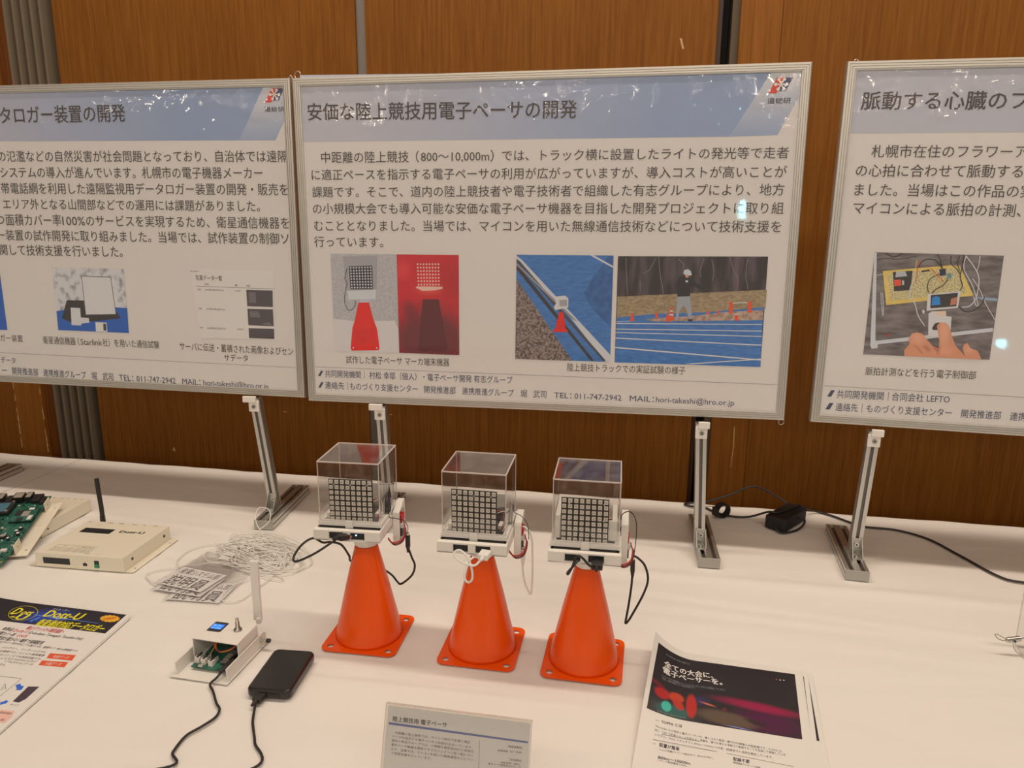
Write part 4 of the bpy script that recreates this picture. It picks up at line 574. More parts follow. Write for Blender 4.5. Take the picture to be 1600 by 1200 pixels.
make_stand('slotted aluminium stand right of the black power adapter, under the right poster board', .4215, PYC+.012, .010, .4135, -.06, 1)
make_stand('slotted aluminium stand with white lanyard cord looped over its foot', -.768, PYC+.012, -.028, -.7605, .085, -1)
make_stand('slotted aluminium stand whose foot shows at the left picture edge', -1.568, PYC+.012, -.03, -1.553, .045, -1)
# ------------------------------------------------------------------ orange cones
def make_cone(label, x, y, rz):
    t = thing('traffic_cone', label, 'cone', (x, y, 0), rz, 'orange cones carrying the marker units')
    m = MB(); holes = [circle(a*.046, c*.046, .0052, 18) for a in (-1, 1) for c in (-1, 1)]
    plate_holes(rrect(-.059, .059, -.059, .059, .012), holes+[circle(0, 0, .046, 48)], .0003, .0021, ORANGE, m)
    m.build('base_plate', t)
    prof = [(.0462, .0018), (.0525, .0021), (.0512, .006), (.0503, .012), (.0484, .021), (.0332, .088), (.0178, .150), (.0172, .1528), (.0160, .1530), (.0152, .150), (.032, .085), (.0465, .020), (.0485, .003)]
    MB().lathe(prof, ORANGE, 64).build('cone_body', t)
    return t
UN = ((-.4005, .998, .0567), (-.2170, .9965, .0221), (-.0605, .993, .0296))
make_cone('orange cone nearest the black power bank, leftmost of the three', UN[0][0], UN[0][1], .02)
make_cone('middle orange cone, under the unit with white cables', UN[1][0], UN[1][1], .0)
make_cone('orange cone nearest the black-topped leaflet stack, rightmost of the three', UN[2][0], UN[2][1], -.01)
# ------------------------------------------------------------------ marker units on the cones
ACR = film_mat('clear_acrylic', tint=(.992, .990, .988), haze=.008, rough=.03, hazecol=(.75, .70, .66), smudge=.05, boost=1.0)
EDGE = film_mat('acrylic_edge', tint=(.95, .93, .92), haze=.55, rough=.15, hazecol=(.88, .80, .76))
LEDW = mat('led_package', (.74, .72, .66), .4); LEDC = mat('led_window', (.46, .45, .38), .3)
DK = mat('dark_grey_case', (.05, .05, .052), .45); PORT = mat('port_black', (.010, .011, .014), .4)
UNITW = mat('printed_white', (.79, .775, .735), .5)
ZB = .1534                       # unit sits on the cone's top
def make_unit(label, ax, ay, rz, cone_dx, cone_dy, style, led_dx):
    """ax, ay = centre of the acrylic cube"""
    t = thing('marker_unit', label, 'electronic pacer', (ax, ay, ZB), rz, 'marker units on the cones')
    Z = lambda z: z-ZB
    # collar that stands on the cone
    MB().lathe([(.0, 0), (.0168, 0), (.0186, .002), (.0205, .030), (.0, .030)], UNITW, 40, (cone_dx, cone_dy)).build('collar', t)
    # tray with front wall, side walls and two port openings
    y0 = -.0625; y1 = .046; hw = .0500
    m = MB(); zb, zt = Z(.1838), Z(.2005)
    m.bx(-hw, hw, y0, y1, zb, zb+.003, UNITW)
    xs = [(-hw, -.0265), (-.0055, .0055), (.0265, hw)]
    for a, b_ in xs: m.bx(a, b_, y0, y0+.003, zb, zt, UNITW)
    for a, b_ in ((-.0265, -.0055), (.0055, .0265)): m.bx(a, b_, y0, y0+.003, zt-.0032, zt, UNITW)
    for s in (-1, 1): m.bx(*sorted((s*hw, s*(hw-.003))), y0+.003, y1, zb, zt, UNITW)
    m.bx(-hw, hw, y1-.003, y1, zb, zt, UNITW)
    m.bx(-hw, hw, y0+.003, y0+.0085, zt-.0018, zt-.0001, UNITW)
    m.build('tray', t, .0007, 1)
    m = MB().bx(-.044, .044, y0+.0075, .038, zb+.0032, zt-.0012, DK)
    for a, b_ in ((-.0265, -.0055), (.0055, .0265)): m.bx(a+.0004, b_-.0004, y0+.002, y0+.0078, zb+.0032, zt-.0034, PORT)
    bt = m.build('battery_pack', t, .0008, 1)
    if style == 0: MB().bx(.0128, .0150, y0+.0012, y0+.0021, zt-.0078, zt-.0060, mat('blue_indicator', (.1, .35, .8), .3, emit=(.25, .6, 1.0), estr=3.0)).build('indicator', bt)
    # carrier frame under the cube
    m = MB(); f0, f1 = zt+.0002, Z(.2078); w = .0480
    for a in ((-w, w, -w, -w+.0075), (-w, w, w-.0075, w), (-w, -w+.0075, -w+.0075, w-.0075), (w-.0075, w, -w+.0075, w-.0075)): m.bx(*a, f0, f1, UNITW)
    m.bx(-.006, .006, -w-.0025, -w, f0-.002, f1+.0035, UNITW)
    m.bx(-w+.0075, w-.0075, -w+.0075, -w+.012, f0, f0+.003, UNITW)
    m.build('carrier_frame', t, .0006, 1)
    # acrylic cube: four walls and a lid, open below
    h0, h1, a = f1+.0002, Z(.2988), .0456; th = .0020
    m = MB()
    m.bx(-a, a, -a, a, h1-th, h1, ACR)
    m.bx(-a, a, -a, -a+th, h0, h1-th, ACR); m.bx(-a, a, a-th, a, h0, h1-th, ACR)
    m.bx(-a, -a+th, -a+th, a-th, h0, h1-th, ACR); m.bx(a-th, a, -a+th, a-th, h0, h1-th, ACR)
    cu = m.build('acrylic_cover', t)
    m = MB(); e = .00085
    for s in (-1, 1):
        m.bx(-a-.0002, a+.0002, s*a-e, s*a+e, h1-e*1.6, h1+.0003, EDGE); m.bx(s*a-e, s*a+e, -a, a, h1-e*1.6, h1+.0003, EDGE)
        for q in (-1, 1): m.bx(s*a-e*.7, s*a+e*.7, q*a-e*.7, q*a+e*.7, h0, h1-e, EDGE)
    m.build('polished_edge', cu)
    # LED panel standing behind the front wall
    pb = MB(); pw = .0658; yz = -.0365 if style == 0 else -.0365; pz0 = f1-.004; pz1 = pz0+.0655
    tilt = [.0, .0, .0][style]
    pb.bx(-pw/2, pw/2, yz, yz+.0016, pz0, pz1, mat('led_board_black', (.010, .009, .009), .4)); 
    if style == 2:
        for q in ((-.022, .058), (.026, .058), (-.022, .034), (.026, .034)): pb.cyl((q[0], yz-.0012, pz0+q[1]), (q[0], yz, pz0+q[1]), .001, .001, WPLA, 8)
    else:
        for q in ((-.0245, .0575), (0, .0575), (.0245, .0575)): pb.cyl((q[0], yz-.0012, pz0+q[1]), (q[0], yz, pz0+q[1]), .0009, .0009, WPLA, 8)
    panel_o = pb.build('led_panel', t, loc=(led_dx, 0, 0)); panel_o.rotation_euler = (0, 0, (.02, -.02, .0)[style])
    if LEDMESH[0] is None:
        q = MB().box((0, 0, 0), (.0055, .0015, .0055), LEDW); q.cyl((0, -.00076, 0), (0, -.00085, 0), .0015, .0015, LEDC, 14); LEDMESH[0] = q.build('led', panel_o)
        first = LEDMESH[0]
    else: first = None
    for j in range(8):
        for i in range(8):
            if first: l = first; first = None
            else: l = LEDMESH[0].copy(); COL.objects.link(l); l.parent = panel_o
            l.location = ((i-3.5)*pw/8, yz-.00075, pz0+(j+.5)*pw/8)
    # white backing and inner posts
    m = MB().bx(-.041+led_dx, .041+led_dx*.2, yz+.0030, yz+.0050, f1, f1+.030, UNITW) if style == 2 else MB().bx(-.043, .043, .030, .032, f1, f1+.033, UNITW)
    if style == 2: m.bx(-.043, -.036, yz+.002, .03, f1, f1+.034, UNITW); m.bx(.036, .043, yz+.002, .03, f1, f1+.030, UNITW)
    else: m.bx(-.041, -.036, -.03, .03, f0, f1+.006, UNITW); m.bx(.030, .042, -.02, .03, f1-.002, f1+.004, UNITW)
    m.build('inner_bracket', t, .0005, 1)
    m = MB(); sx = .034
    if style == 0: m.bx(.036, .0425, -.012, .026, f1, f1+.022, DK)
    if style == 1: m.lathe([(0, f1+.001), (.010, f1+.001), (.010, f1+.018), (0, f1+.018)], DK, 20, (.033, .006))
    if style < 2: m.build('inner_module', t, .0006, 1)
    inw = MB()
    for c, o_ in ((REDW, 0), (CAB_B, .0018), (CAB_W, .0034)): inw.tube([(led_dx+pw/2-.003, yz+.006, f1+.030-o_), (.037+o_, yz+.012, f1+.028), (.039+o_, yz+.016, f1+.012), (.034+o_, yz+.012, f1-.003)], .0006, c, 6)
    inw.build('inner_wires', t)
    # side housing with the wire connector
    bx0 = hw+.0005; by0 = .002; bz0, bz1 = Z(.1535), Z(.2050)
    if style == 2: bz1 = Z(.2165); bx0 = hw-.001
    m = MB(); m.bx(bx0, bx0+.0105, by0, by0+.0028, bz0, bz1, UNITW); m.bx(bx0, bx0+.0022, by0+.0028, by0+.034, bz0, bz1, UNITW); m.bx(bx0+.0022, bx0+.0105, by0+.031, by0+.034, bz0, bz1, UNITW)
    m.prism([(by0+.0, bz1), (by0+.034, bz1), (by0+.034, bz1+.011), (by0+.024, bz1+.011)], bx0, bx0+.0105, UNITW, 'x')
    m.bx(bx0+.0022, bx0+.0105, by0+.0028, by0+.031, bz0, bz0+.002, UNITW)
    hs = m.build('side_housing', t, .0005, 1)
    m = MB().bx(bx0+.0050, bx0+.0125, by0+.008, by0+.024, bz0+.033, bz0+.044, RED).bx(bx0+.004, bx0+.0125, by0+.006, by0+.02, bz0+.010, bz0+.023, DK); m.build('terminal_block', hs, .0006, 1)
    MB().bx(bx0+.0055, bx0+.0150, by0+.007, by0+.017, bz0+.0235, bz0+.031, WPLB).build('wire_plug', hs, .0006, 1)
    m = MB(); X = bx0+.0140
    for i, c in enumerate((REDW, REDW, CAB_B, mat('dark_red_wire', (.25, .03, .04), .5))):
        m.tube([(bx0-.006, by0-.006, bz0+.013-i*.001), (bx0+.002+i*.001, by0-.009, bz0+.007-i*.0015), (X+.000+i*.0008, by0-.003, bz0+.010-i*.001), (X+.0035+i*.0007, by0+.004, bz0+.022), (X+.001, by0+.010, bz0+.034-i*.002)], .0007, c, 6)
    m.build('supply_wires', hs)
    # thin film aerial and its lead
    if style == 0: m = MB().prism([(-.012, f1-.004), (.004, f1-.002), (.007, f1+.022), (-.002, f1+.046), (-.011, f1+.02)], .0473, .0478, BLKM, 'x').prism([(.001, f1+.012), (.006, f1+.014), (.005, f1+.022), (.001, f1+.02)], .0479, .0480, mat('violet_print', (.35, .15, .42), .4), 'x')
    elif style == 1: m = MB().prism([(-.008, f1-.004), (.002, f1-.002), (.010, f1+.028), (.006, f1+.034), (-.004, f1+.018)], .0473, .0478, mat('film_aerial_grey', (.25, .22, .22), .3), 'x')
    else: m = MB().prism([(.0, f1+.002), (.004, f1+.002), (.012, f1+.028), (.0115, f1+.030), (.002, f1+.012)], .0473, .0477, BLKM, 'x')
    m.build('film_aerial', t)
    le = MB()
    if style == 0: le.tube([(.0480, -.006, f1+.002), (.0485, -.008, f1-.006), (.056, -.002, f1-.010), (.068, .004, f1-.016), (.073, .006, f1-.028), (.070, .006, f1-.040)], .0006, CAB_B, 6)
    elif style == 1: le.tube([(.0480, .006, f1+.028), (.050, .005, f1+.016), (.061, .005, f1+.010), (.070, .006, f1-.004), (.072, .006, f1-.026)], .0006, CAB_B, 6)
    else: le.tube([(.0480, .004, f1+.016), (.050, .003, f1+.026), (.060, .004, f1+.030), (.069, .006, f1+.018), (.071, .006, f1-.006), (.069, .006, f1-.040)], .0007, CAB_B, 6)
    le.build('aerial_lead', t)
    return t
LEDMESH = [None]
make_unit('white marker unit with acrylic cube, black aerial film, on the leftmost cone', -.4093, .9992, UN[0][2], .0088, -.0012, 0, -.001)
make_unit('white marker unit with acrylic cube and white cables, on the middle cone', -.2195, .9925, UN[1][2], .0025, .004, 1, -.001)
make_unit('white marker unit with acrylic cube and black cables, on the rightmost cone', -.0624, .9929, UN[2][2], .002, .0, 2, -.002)
def cable(name, label, pts, r, m, plugs=(), sub=8, n=10, cat='cable', group=None):
    """plugs: list of (end point, direction, kind)"""
    t = thing(name, label, cat, pts[0], group=group); o = Vector(pts[0])
    MB().tube([Vector(p)-o for p in pts], r, m, n, sub).build('cord', t)
    for p, d, w, h, ln, tipm in plugs:
        p = Vector(p)-o; d = Vector(d).normalized(); zz = Vector((0, 0, 1)); s = d.cross(zz)
        s = s.normalized() if s.length > .2 else Vector((1, 0, 0)); u = s.cross(d)
        M = Matrix((s, d, u)).transposed()
        b = MB().box(p+d*ln*.5, (w, ln, h), m, M); b.cyl(p-d*.009, p+d*.0005, r*1.1, r*1.9, m, 12)
        pl = b.build('plug', t, .0012); 
        MB().box(p+d*(ln+.0022), (w*.72, .0044, h*.55), STEEL, M).build('plug_tip', pl)
    return t
cable('usb_cable', 'black usb cable looping left off the leftmost marker unit', [(-.4105, .918, .1975), (-.418, .908, .193), (-.4378, .900, .1800), (-.4602, .897, .1682), (-.4710, .900, .1650), (-.4735, .908, .1705), (-.4670, .922, .1815), (-.4580, .938, .184), (-.4490, .950, .1725), (-.4425, .962, .1685), (-.430, .972, .1605), (-.4235, .984, .1380), (-.4285, 1.007, .116), (-.404, 1.038, .098), (-.380, 1.046, .080), (-.366, 1.037, .0728), (-.3545, 1.024, .0766), (-.3358, 1.02, .0952), (-.3304, 1.02, .1123), (-.3351, 1.02, .126), (-.3400, 1.02, .1405)],
      .0017, CAB_B, [((-.4105, .918, .1975), (.45, .80, -.18), .0125, .0072, .017, 0), ((-.3408, 1.02, .143), (.0, .0, 1), .0068, .0062, .020, 0)], group='usb cables of the marker units')
cable('usb_cable', 'white usb cable looped under the middle marker unit, white plug on its front', [(-.1985, .912, .1895), (-.2005, .905, .1885), (-.2075, .900, .1831), (-.2224, .900, .1856), (-.2345, .902, .1924), (-.2354, .906, .1982), (-.2279, .907, .1999), (-.2168, .903, .1921), (-.2103, .899, .1769), (-.2103, .899, .163), (-.216, .900, .1575), (-.2215, .903, .1618), (-.2225, .912, .1758), (-.214, .930, .181), (-.196, .95, .1825)],
      .0016, CAB_W, [((-.1985, .912, .1895), (.12, .97, .02), .0145, .0085, .018, 0)], group='usb cables of the marker units')
cable('usb_cable', 'white usb cable hanging right of the middle marker unit', [(-.1560, 1.0, .1455), (-.1560, 1.0, .1324), (-.1525, 1.0, .111), (-.1455, 1.0, .0952), (-.1435, 1.0, .0946), (-.1425, 1.0, .098), (-.1415, 1.0, .1251), (-.1420, 1.001, .160), (-.1428, 1.002, .1765), (-.1460, 1.003, .1905), (-.1535, 1.005, .1980), (-.158, 1.006, .1985)],
      .0015, CAB_W, [((-.1558, 1.0, .147), (.02, .0, 1), .0060, .0060, .018, 0)], group='usb cables of the marker units')
cable('usb_cable', 'black usb cable bent up over the front of the rightmost marker unit', [(-.0425, .9165, .1855), (-.0521, .908, .1945), (-.0590, .905, .2035), (-.0645, .905, .2075), (-.0698, .906, .2060), (-.0735, .905, .1938), (-.0795, .904, .1815), (-.0805, .910, .1808), (-.0745, .92, .1850), (-.068, .932, .190)],
      .0017, CAB_B, [((-.0425, .9150, .1885), (.0, 1, .01), .0155, .0085, .014, 0)], group='usb cables of the marker units')
cable('usb_cable', 'black usb cable hanging in a long loop right of the rightmost marker unit', [(.0055, 1.0, .1440), (.0048, 1.0, .120), (.0018, 1.0, .0873), (-.0010, 1.0, .0645), (-.0005, 1.0, .0612), (.0015, 1.0, .0635), (.0065, 1.0, .0727), (.0222, 1.0, .1094), (.0281, 1.0, .1347), (.0225, 1.0, .1561), (.0120, 1.001, .1665), (.0055, 1.002, .1690)],
      .0017, CAB_B, [((.0055, 1.0, .1450), (-.02, .0, 1), .0066, .0062, .019, 0)], group='usb cables of the marker units')
# ------------------------------------------------------------------ closed cream data logger with aerial
def text_box(name, parent, rows, m, M, res=1, bold=0.0):
    b = MB()
    for e in rows: b.text(e, m, M, bold, res)
    return b.build(name, parent)
t = thing('data_logger', 'closed cream data logger box with a black stub aerial', 'data logger', (-1.007, 1.173, 0), .044)
w, d, h = .089, .0735, .0295
m = MB().bx(-w, w, -d, d, .0016, h, CREAM); m.build('case', t, .0006, 1)
m = MB(); plate_holes([(-w-.0165, -d+.002), (w+.0165, -d+.002), (w+.0165, d), (-w-.0165, d)], [circle(s*(w+.0095), q*(d-.018), .0022, 14) for s in (-1, 1) for q in (-1, 1)], .0003, .0016, CREAM, m); m.build('mounting_flange', t)
m = MB().bx(-.073, -.019, -d-.0006, -d+.002, .0085, .0205, BLK)
for i in range(24): m.bx(-.0725+i*.0022, -.0725+i*.0022+.0007, -d-.001, -d-.0004, .0092, .0198, mat('terminal_blue_grey', (.05, .06, .075), .4))
m.build('terminal_strip', t)
MB().bx(.0075, .0155, -d-.0005, -d+.001, .0085, .0135, PORT).bx(.0095, .0135, -d-.0005, -d+.001, .0135, .0148, PORT).build('usb_port', t)
m = MB().bx(.0305, .0400, -d-.0005, -d+.001, .0065, .0205, PORT).bx(.0312, .0393, -d-.0022, -d, .0068, .0145, mat('green_terminal', (.02, .22, .09), .4)); m.build('power_terminal', t, .0003, 1)
for q in (-.048, .053): MB().cyl((w-.0004, q, .0165), (w+.0009, q, .0165), .0027, .0027, BLK, 16).build('case_screw', t)
MB().bx(-.0700, -.0055, .0195, .0405, h-.0005, h+.0003, mat('display_window', (.03, .03, .033), .15)).build('display_window', t)
m = MB()
for x, ln in ((-.085, .006), (-.043, .012), (-.018, .012), (.012, .010), (.036, .005), (.058, .009)): m.bx(x, x+ln, d-.0055, d-.0043, h-.0003, h+.0002, BLKM)
m.build('vent_slot', t)
MT = lambda u, v: (u, v, h+.00035)
text_box('case_print', t, [('Dott-U', .0095, .0335, .060, .0345, .0125)], mat('case_print_ink', (.02, .02, .022), .5), MT, 2, .03)
m = MB(); INKC = mat('table_print_ink', (.16, .14, .12), .6); x0, x1, y0_, y1_ = -.0675, .011, -.0665, -.0375
for y in (y0_+.008, y0_+.017, y1_): m.stroke(.0004, [(x0, y), (x1, y)], INKC, MT)
for x in (x0, x0+.034, x0+.051, x0+.065, x1): m.stroke(.0004, [(x, y0_), (x, y1_)], INKC, MT)
for k, (x, s) in enumerate(((x0+.012, 'アナログ'), (x0+.038, 'パルス'), (x0+.053, '接点'), (x0+.067, 'RS'))): m.text((s, x, y1_-.005, x+.009, y1_-.005, .004), INKC, MT, 0, 1)
for r in range(2):
    for k in range(15): m.text((str((k*7+r*3) % 10)+'VG+-S'[k % 5], x0+.002+k*.0050, y0_+.0125-r*.008, x0+.0054+k*.0050, y0_+.0125-r*.008, .0036), INKC, MT, 0, 1)
m.text(('USB TYPE', .006, -.066, .018, -.066, .0032), INKC, MT, 0, 1); m.text(('DC 12V', .031, -.066, .039, -.066, .0030), INKC, MT, 0, 1); m.text(('アンテナ', -.058, .055, -.047, .055, .0034), INKC, MT, 0, 1)
m.build('terminal_legend', t)
m = MB().cyl((-.0640, d-.001, .0215), (-.0640, d+.008, .0215), .0045, .0045, GOLD, 16).cyl((-.064, d+.006, .0215), (-.064, d+.012, .0215), .005, .005, BLK, 16)
m.cyl((-.0640, d+.009, .017), (-.0646, d+.010, .038), .0055, .0050, BLK, 16).tube([(-.0646, d+.010, .032), (-.0655, d+.011, .055), (-.0685, d+.0125, .085), (-.0708, d+.014, .1165)], .0045, BLK, 16).build('aerial', t)
# ------------------------------------------------------------------ loose lid and the open circuit carrier leaning on it
t = thing('case_lid', 'cream logger lid lying under the leaning circuit carrier', 'lid', (-1.272, 1.277, 0), .03)
m = MB(); w, d, h = .089, .0735, .0262
m.bx(-w, w, -d, d, h-.0016, h, CREAM)
for a in ((-w, -w+.0016, -d, d), (w-.0016, w, -d, d), (-w+.0016, w-.0016, -d, -d+.0016), (-w+.0016, w-.0016, d-.0016, d)): m.bx(*a, .0004, h-.0016, CREAM)
m.build('shell', t)
m = MB()
for x in (-.06, -.03, .0, .020, .036, .052, .068): m.bx(x, x+.005, d-.0045, d-.0035, h-.0003, h+.0002, BLKM)
m.build('vent_slot', t)
MB().cyl((w-.0004, -.055, .012), (w+.0008, -.055, .012), .0018, .0018, BLK, 14).build('screw_hole', t)
px = Vector((.93533, .35378, 0)); pyv = Vector((-.34750, .91872, .18762)); pyv = (pyv-px*pyv.dot(px)).normalized(); pz = px.cross(pyv)
t = thing('circuit_carrier', 'open logger base plate with green circuit boards, leaning on the cream lid', 'circuit board', (-1.1352, 1.1208, .0052), basis=(px, pyv, pz))
m = MB(); plate_holes([(-.235, .0), (0, .0), (0, .187), (-.235, .187)], [circle(-.0085, .018, .0022, 14), circle(-.0085, .166, .0018, 14)], 0, .0014, CREAM, m); m.build('base_plate', t)
for y in (.0, .148): 
    ear = MB().prism([(y+.003, .001), (y+.027, .001), (y+.029, .004), (y+.029, .0225), (y+.004, .0225), (y+.003, .021)], -.0215, -.0200, CREAM, 'x'); ear.cyl((-.0201, y+.016, .012), (-.0197, y+.016, .012), .0012, .0012, BLK, 10); e_ = ear.build('mounting_ear', t); e_.rotation_euler = (0, 0, 0)
zc = .0118
b = MB().bx(-.22, -.0245, -.037, .199, zc-.0016, zc, PCBG); b.prism([(-.0245, -.037), (-.0285, -.030), (-.0245, -.02)], zc-.0017, zc+.0001, PCBG); pcb = b.build('main_board', t)
rc = random.Random(11)
b = MB()
for k in range(150):      # small surface-mounted parts soldered on the board
    x = -.026-.125*rc.random(); y = -.034+.205*rc.random()
    if -.07 < x < -.02 and .08 < y < .155: continue
    s = rc.random(); q = (.0012+.003*s, .0012+.002*rc.random(), .0008+.0022*rc.random())
    b.box((x, y, zc+q[2]/2), q, (CHIP, CHIP, CHIPS, WPLB, BLK)[rc.randrange(5)])
for k in range(40): x = -.026-.12*rc.random(); y = -.034+.2*rc.random(); b.box((x, y, zc+.0002), (.004*rc.random()+.001, .0008, .0003), WPLA)
b.build('small_components', pcb)['kind'] = 'stuff'
b = MB().bx(-.0695, -.0265, .0985, .1495, zc+.0040, zc+.0052, PCBG); b.bx(-.0690, -.030, .100, .148, zc, zc+.004, BLKM); md = b.build('processor_module', pcb)
for q in ((-.052, -.039, .115, .133, zc+.0052, zc+.0066, CHIPS), (-.037, -.029, .102, .117, zc+.0052, zc+.0064, WPLB), (-.066, -.0545, .12, .138, zc+.0052, zc+.0062, CHIP), (-.055, -.045, .100, .110, zc+.0052, zc+.0062, CHIP), (-.046, -.036, .140, .1465, zc+.0052, zc+.0056, WPLA)): MB().bx(*q).build('chip', pcb)
lc = MB().bx(-.150, -.080, .128, .172, zc+.003, zc+.0085, BLK).bx(-.150, -.088, .134, .166, zc+.0085, zc+.0088, mat('lcd_blue_grey', (.06, .17, .24), .2)); lc.build('display_module', pcb, .0005, 1)
for x, y in ((-.084, .168), (-.084, .132)): MB().cyl((x, y, zc+.0085), (x, y, zc+.0110), .0030, .0030, STEEL, 14).build('standoff_screw', pcb)
for x0, x1, c in ((-.0905, -.071, CHIPS), (-.067, -.055, CHIPS), (-.120, -.108, CHIPS)): MB().bx(x0, x1, .176, .1985, zc, zc+.0135, BLK).bx(x0+.002, x1-.001, .178, .1965, zc+.0135, zc+.0139, c).build('socket', pcb, .0004, 1)
for q in ((-.0535, -.036, .170, .196, zc, zc+.009, BLK), (-.105, -.092, .176, .197, zc, zc+.008, BLK), (-.036, -.030, .165, .19, zc, zc+.006, CHIP)): MB().bx(*q).build('connector_block', pcb, .0004, 1)
for x, y, r in ((-.058, .050, .006), (-.040, .064, .0035), (-.034, .055, .0035), (-.074, .060, .0045), (-.046, .040, .003), (-.036, .074, .003)): MB().cyl((x, y, zc), (x, y, zc+.006), r, r, CHIP, 18).cyl((x, y, zc+.006), (x, y, zc+.0063), r*.85, r*.85, CHIPS if r > .005 else WPLB, 18).build('capacitor', pcb)
MB().bx(-.064, -.050, -.012, -.001, zc, zc+.0005, WPLA).build('pale_label', pcb); MB().bx(-.045, -.034, .001, .008, zc, zc+.0035, WPLB).build('pale_socket', pcb)
for x, y in ((-.030, -.031), (-.030, .190)): MB().cyl((x, y, zc), (x, y, zc+.0004), .003, .003, GOLD, 14).build('mounting_pad', pcb)
# ------------------------------------------------------------------ small open sensor node
t = thing('sensor_node', 'small open white plastic box with tiny blue screen, beside the power bank', 'sensor box', (-.590, .888, 0), -.03)
m = MB(); m.bx(-.0475, .0435, -.054, .058, .0004, .0022, UNITW)
for a, b_ in ((-.0412, -.0392), (.0395, .0415)): m.prism([(-.048, .0022), (-.050, .0225), (.050, .0225), (.056, .017), (.056, .0022)], a, b_, UNITW, 'x')
m.build('lower_shell', t, .0005, 1)
m = MB(); lp = [(-.0375, -.014), (.0385, -.016), (.0370, .040), (.021, .056), (-.026, .056), (-.0375, .042)]
m.prism(lp, .0385, .0403, UNITW)
m.bx(-.0375, -.0358, -.012, .042, .0060, .0385, UNITW); m.bx(.0360, .0378, -.013, .040, .0060, .0385, UNITW); m.bx(-.026, .021, .0540, .0558, .0060, .0385, UNITW)
m.prism([(-.0375, .042), (-.026, .056), (-.0248, .0548), (-.0360, .0414)], .006, .0385, UNITW); m.prism([(.0370, .040), (.021, .056), (.0200, .0550), (.0356, .0394)], .006, .0385, UNITW)
lid = m.build('upper_shell', t, .0004, 1)
m = MB().bx(-.0270, -.0045, .0075, .0330, .0402, .0407, mat('oled_glass', (.015, .016, .02), .15)); ol = m.build('screen', t)
BL = mat('oled_blue', (.02, .10, .45), .3, emit=(.03, .22, .95), estr=.9); BL2 = mat('oled_text', (.3, .6, .9), .3, emit=(.3, .65, 1.0), estr=1.2)
MO = lambda u, v: (u, v, .04085)
MB().ngon([(-.0255, .0140), (-.0075, .0140), (-.0075, .0270), (-.0255, .0270)], BL, lambda u, v: (u, v, .04078)).text(('ID: 03', -.0240, .0235, -.0130, .0235, .0036), BL2, MO, 0, 1).text(('36.2 24.5', -.0240, .0168, -.0095, .0168, .0034), BL2, MO, 0, 1).build('lit_text', ol)
MB().bx(-.0290, -.0265, .0050, .0085, .0402, .0409, UNITW).bx(-.0060, -.0030, .0320, .0350, .0402, .0409, UNITW).bx(-.028, -.0255, .0325, .035, .0402, .0409, UNITW).bx(-.0062, -.0038, .0045, .0075, .0402, .0409, UNITW).build('screen_clip', t)
MB().lathe([(0, .0403), (.0060, .0403), (.0060, .0425), (.0042, .0428), (.0042, .0450), (.0032, .0455), (.0030, .0540), (.0023, .0543), (.0021, .0600), (.0, .0605)], mat('knob_nickel', (.42, .40, .37), .3, .9), 18, (.0185, .0185)).build('control_knob', t)
MB().bx(-.0270, .0340, -.0340, .036, .0062, .0078, PCBG).build('circuit_board', t)
cb = MB().bx(-.0275, .034, -.0342, -.0335, .0063, .0077, PCBG).build('board_edge', t) if False else None
for x, y in ((-.0225, -.0200), (-.0115, -.0215), (.0015, -.0235)): MB().bx(x-.0036, x+.0036, y-.006, y-.0005, .0078, .0165, WPLB).bx(x-.0024, x+.0024, y-.0005, y+.012, .0078, .0135, WPLB).bx(x-.0018, x+.0018, y-.0050, y+.0085, .0165, .0168, BLKM).build('wire_socket', t, .0004, 1)
MB().bx(.012, .026, -.022, .010, .0105, .0120, mat('module_purple_grey', (.12, .11, .12), .4)).bx(.014, .022, -.016, -.002, .0120, .0140, CHIPS).build('radio_module', t); MB().bx(.0245, .0265, -.026, .01, .0078, .0140, BLK).build('pin_header', t); MB().bx(-.0160, -.0090, -.0335, -.029, .0078, .0100, CHIPS).build('usb_socket', t)
m = MB()
for i, c in enumerate((REDW, YELW, mat('orange_wire', (.65, .2, .04), .5), CAB_B)): m.tube([(-.010+i*.0012, .012, .033), (-.006+i*.0016, -.006, .0300-i*.0012), (.006, -.0145+i*.001, .0245-i*.0012), (.020, -.0115+i*.001, .0265-i*.0012), (.0300, -.0020, .030)], .0007, c, 6)
for i, c in enumerate((YELW, CAB_B, CAB_B)): m.tube([(-.0115+i*.0012, -.010, .013), (-.0105+i*.001, .004, .020), (-.006, .018, .030)], .0007, c, 6)
m.build('jumper_wires', t)
MB().cyl((.0412, .040, .0140), (.0450, .040, .0142), .0042, .0042, STEEL, 6).cyl((.0450, .040, .0142), (.0520, .040, .0146), .0024, .0024, STEEL, 16).cyl((.0520, .040, .0146), (.0570, .040, .0149), .0034, .0034, BLK, 16).build('side_button', t)
m = MB().cyl((.0285, .0600, .0320), (.0240, .0665, .0320), .0045, .0045, WPLA, 18).bx(.0150, .0285, .0660, .0712, .0290, .1295, WPLA).build('flat_aerial', t, .0012)
loop = [(-.5625, .8510, .0130), (-.5660, .8360, .0080), (-.5700, .8260, .0040)]+[(x, y, .0028) for x, y, z in CAB_NODE[1:]]+[(-.690, .610, .0028), (-.675, .545, .0028), (-.62, .520, .0028), (-.565, .545, .0028), (-.542, .620, .0028)]+[(x, y, .0028) for x, y, z in CAB_BANK[::-1][:-1]]+[(-.4870, .8010, .0058)]
cable('usb_cable', 'black usb cable from the sensor box to the black power bank', [loop[0]]+loop[1:], .0017, CAB_B, [((-.5625, .8510, .0130), (.16, .98, -.03), .0105, .0070, .018, 0), ((-.4870, .8010, .0062), (.11, .99, .03), .0125, .0072, .0175, 0)], sub=10)
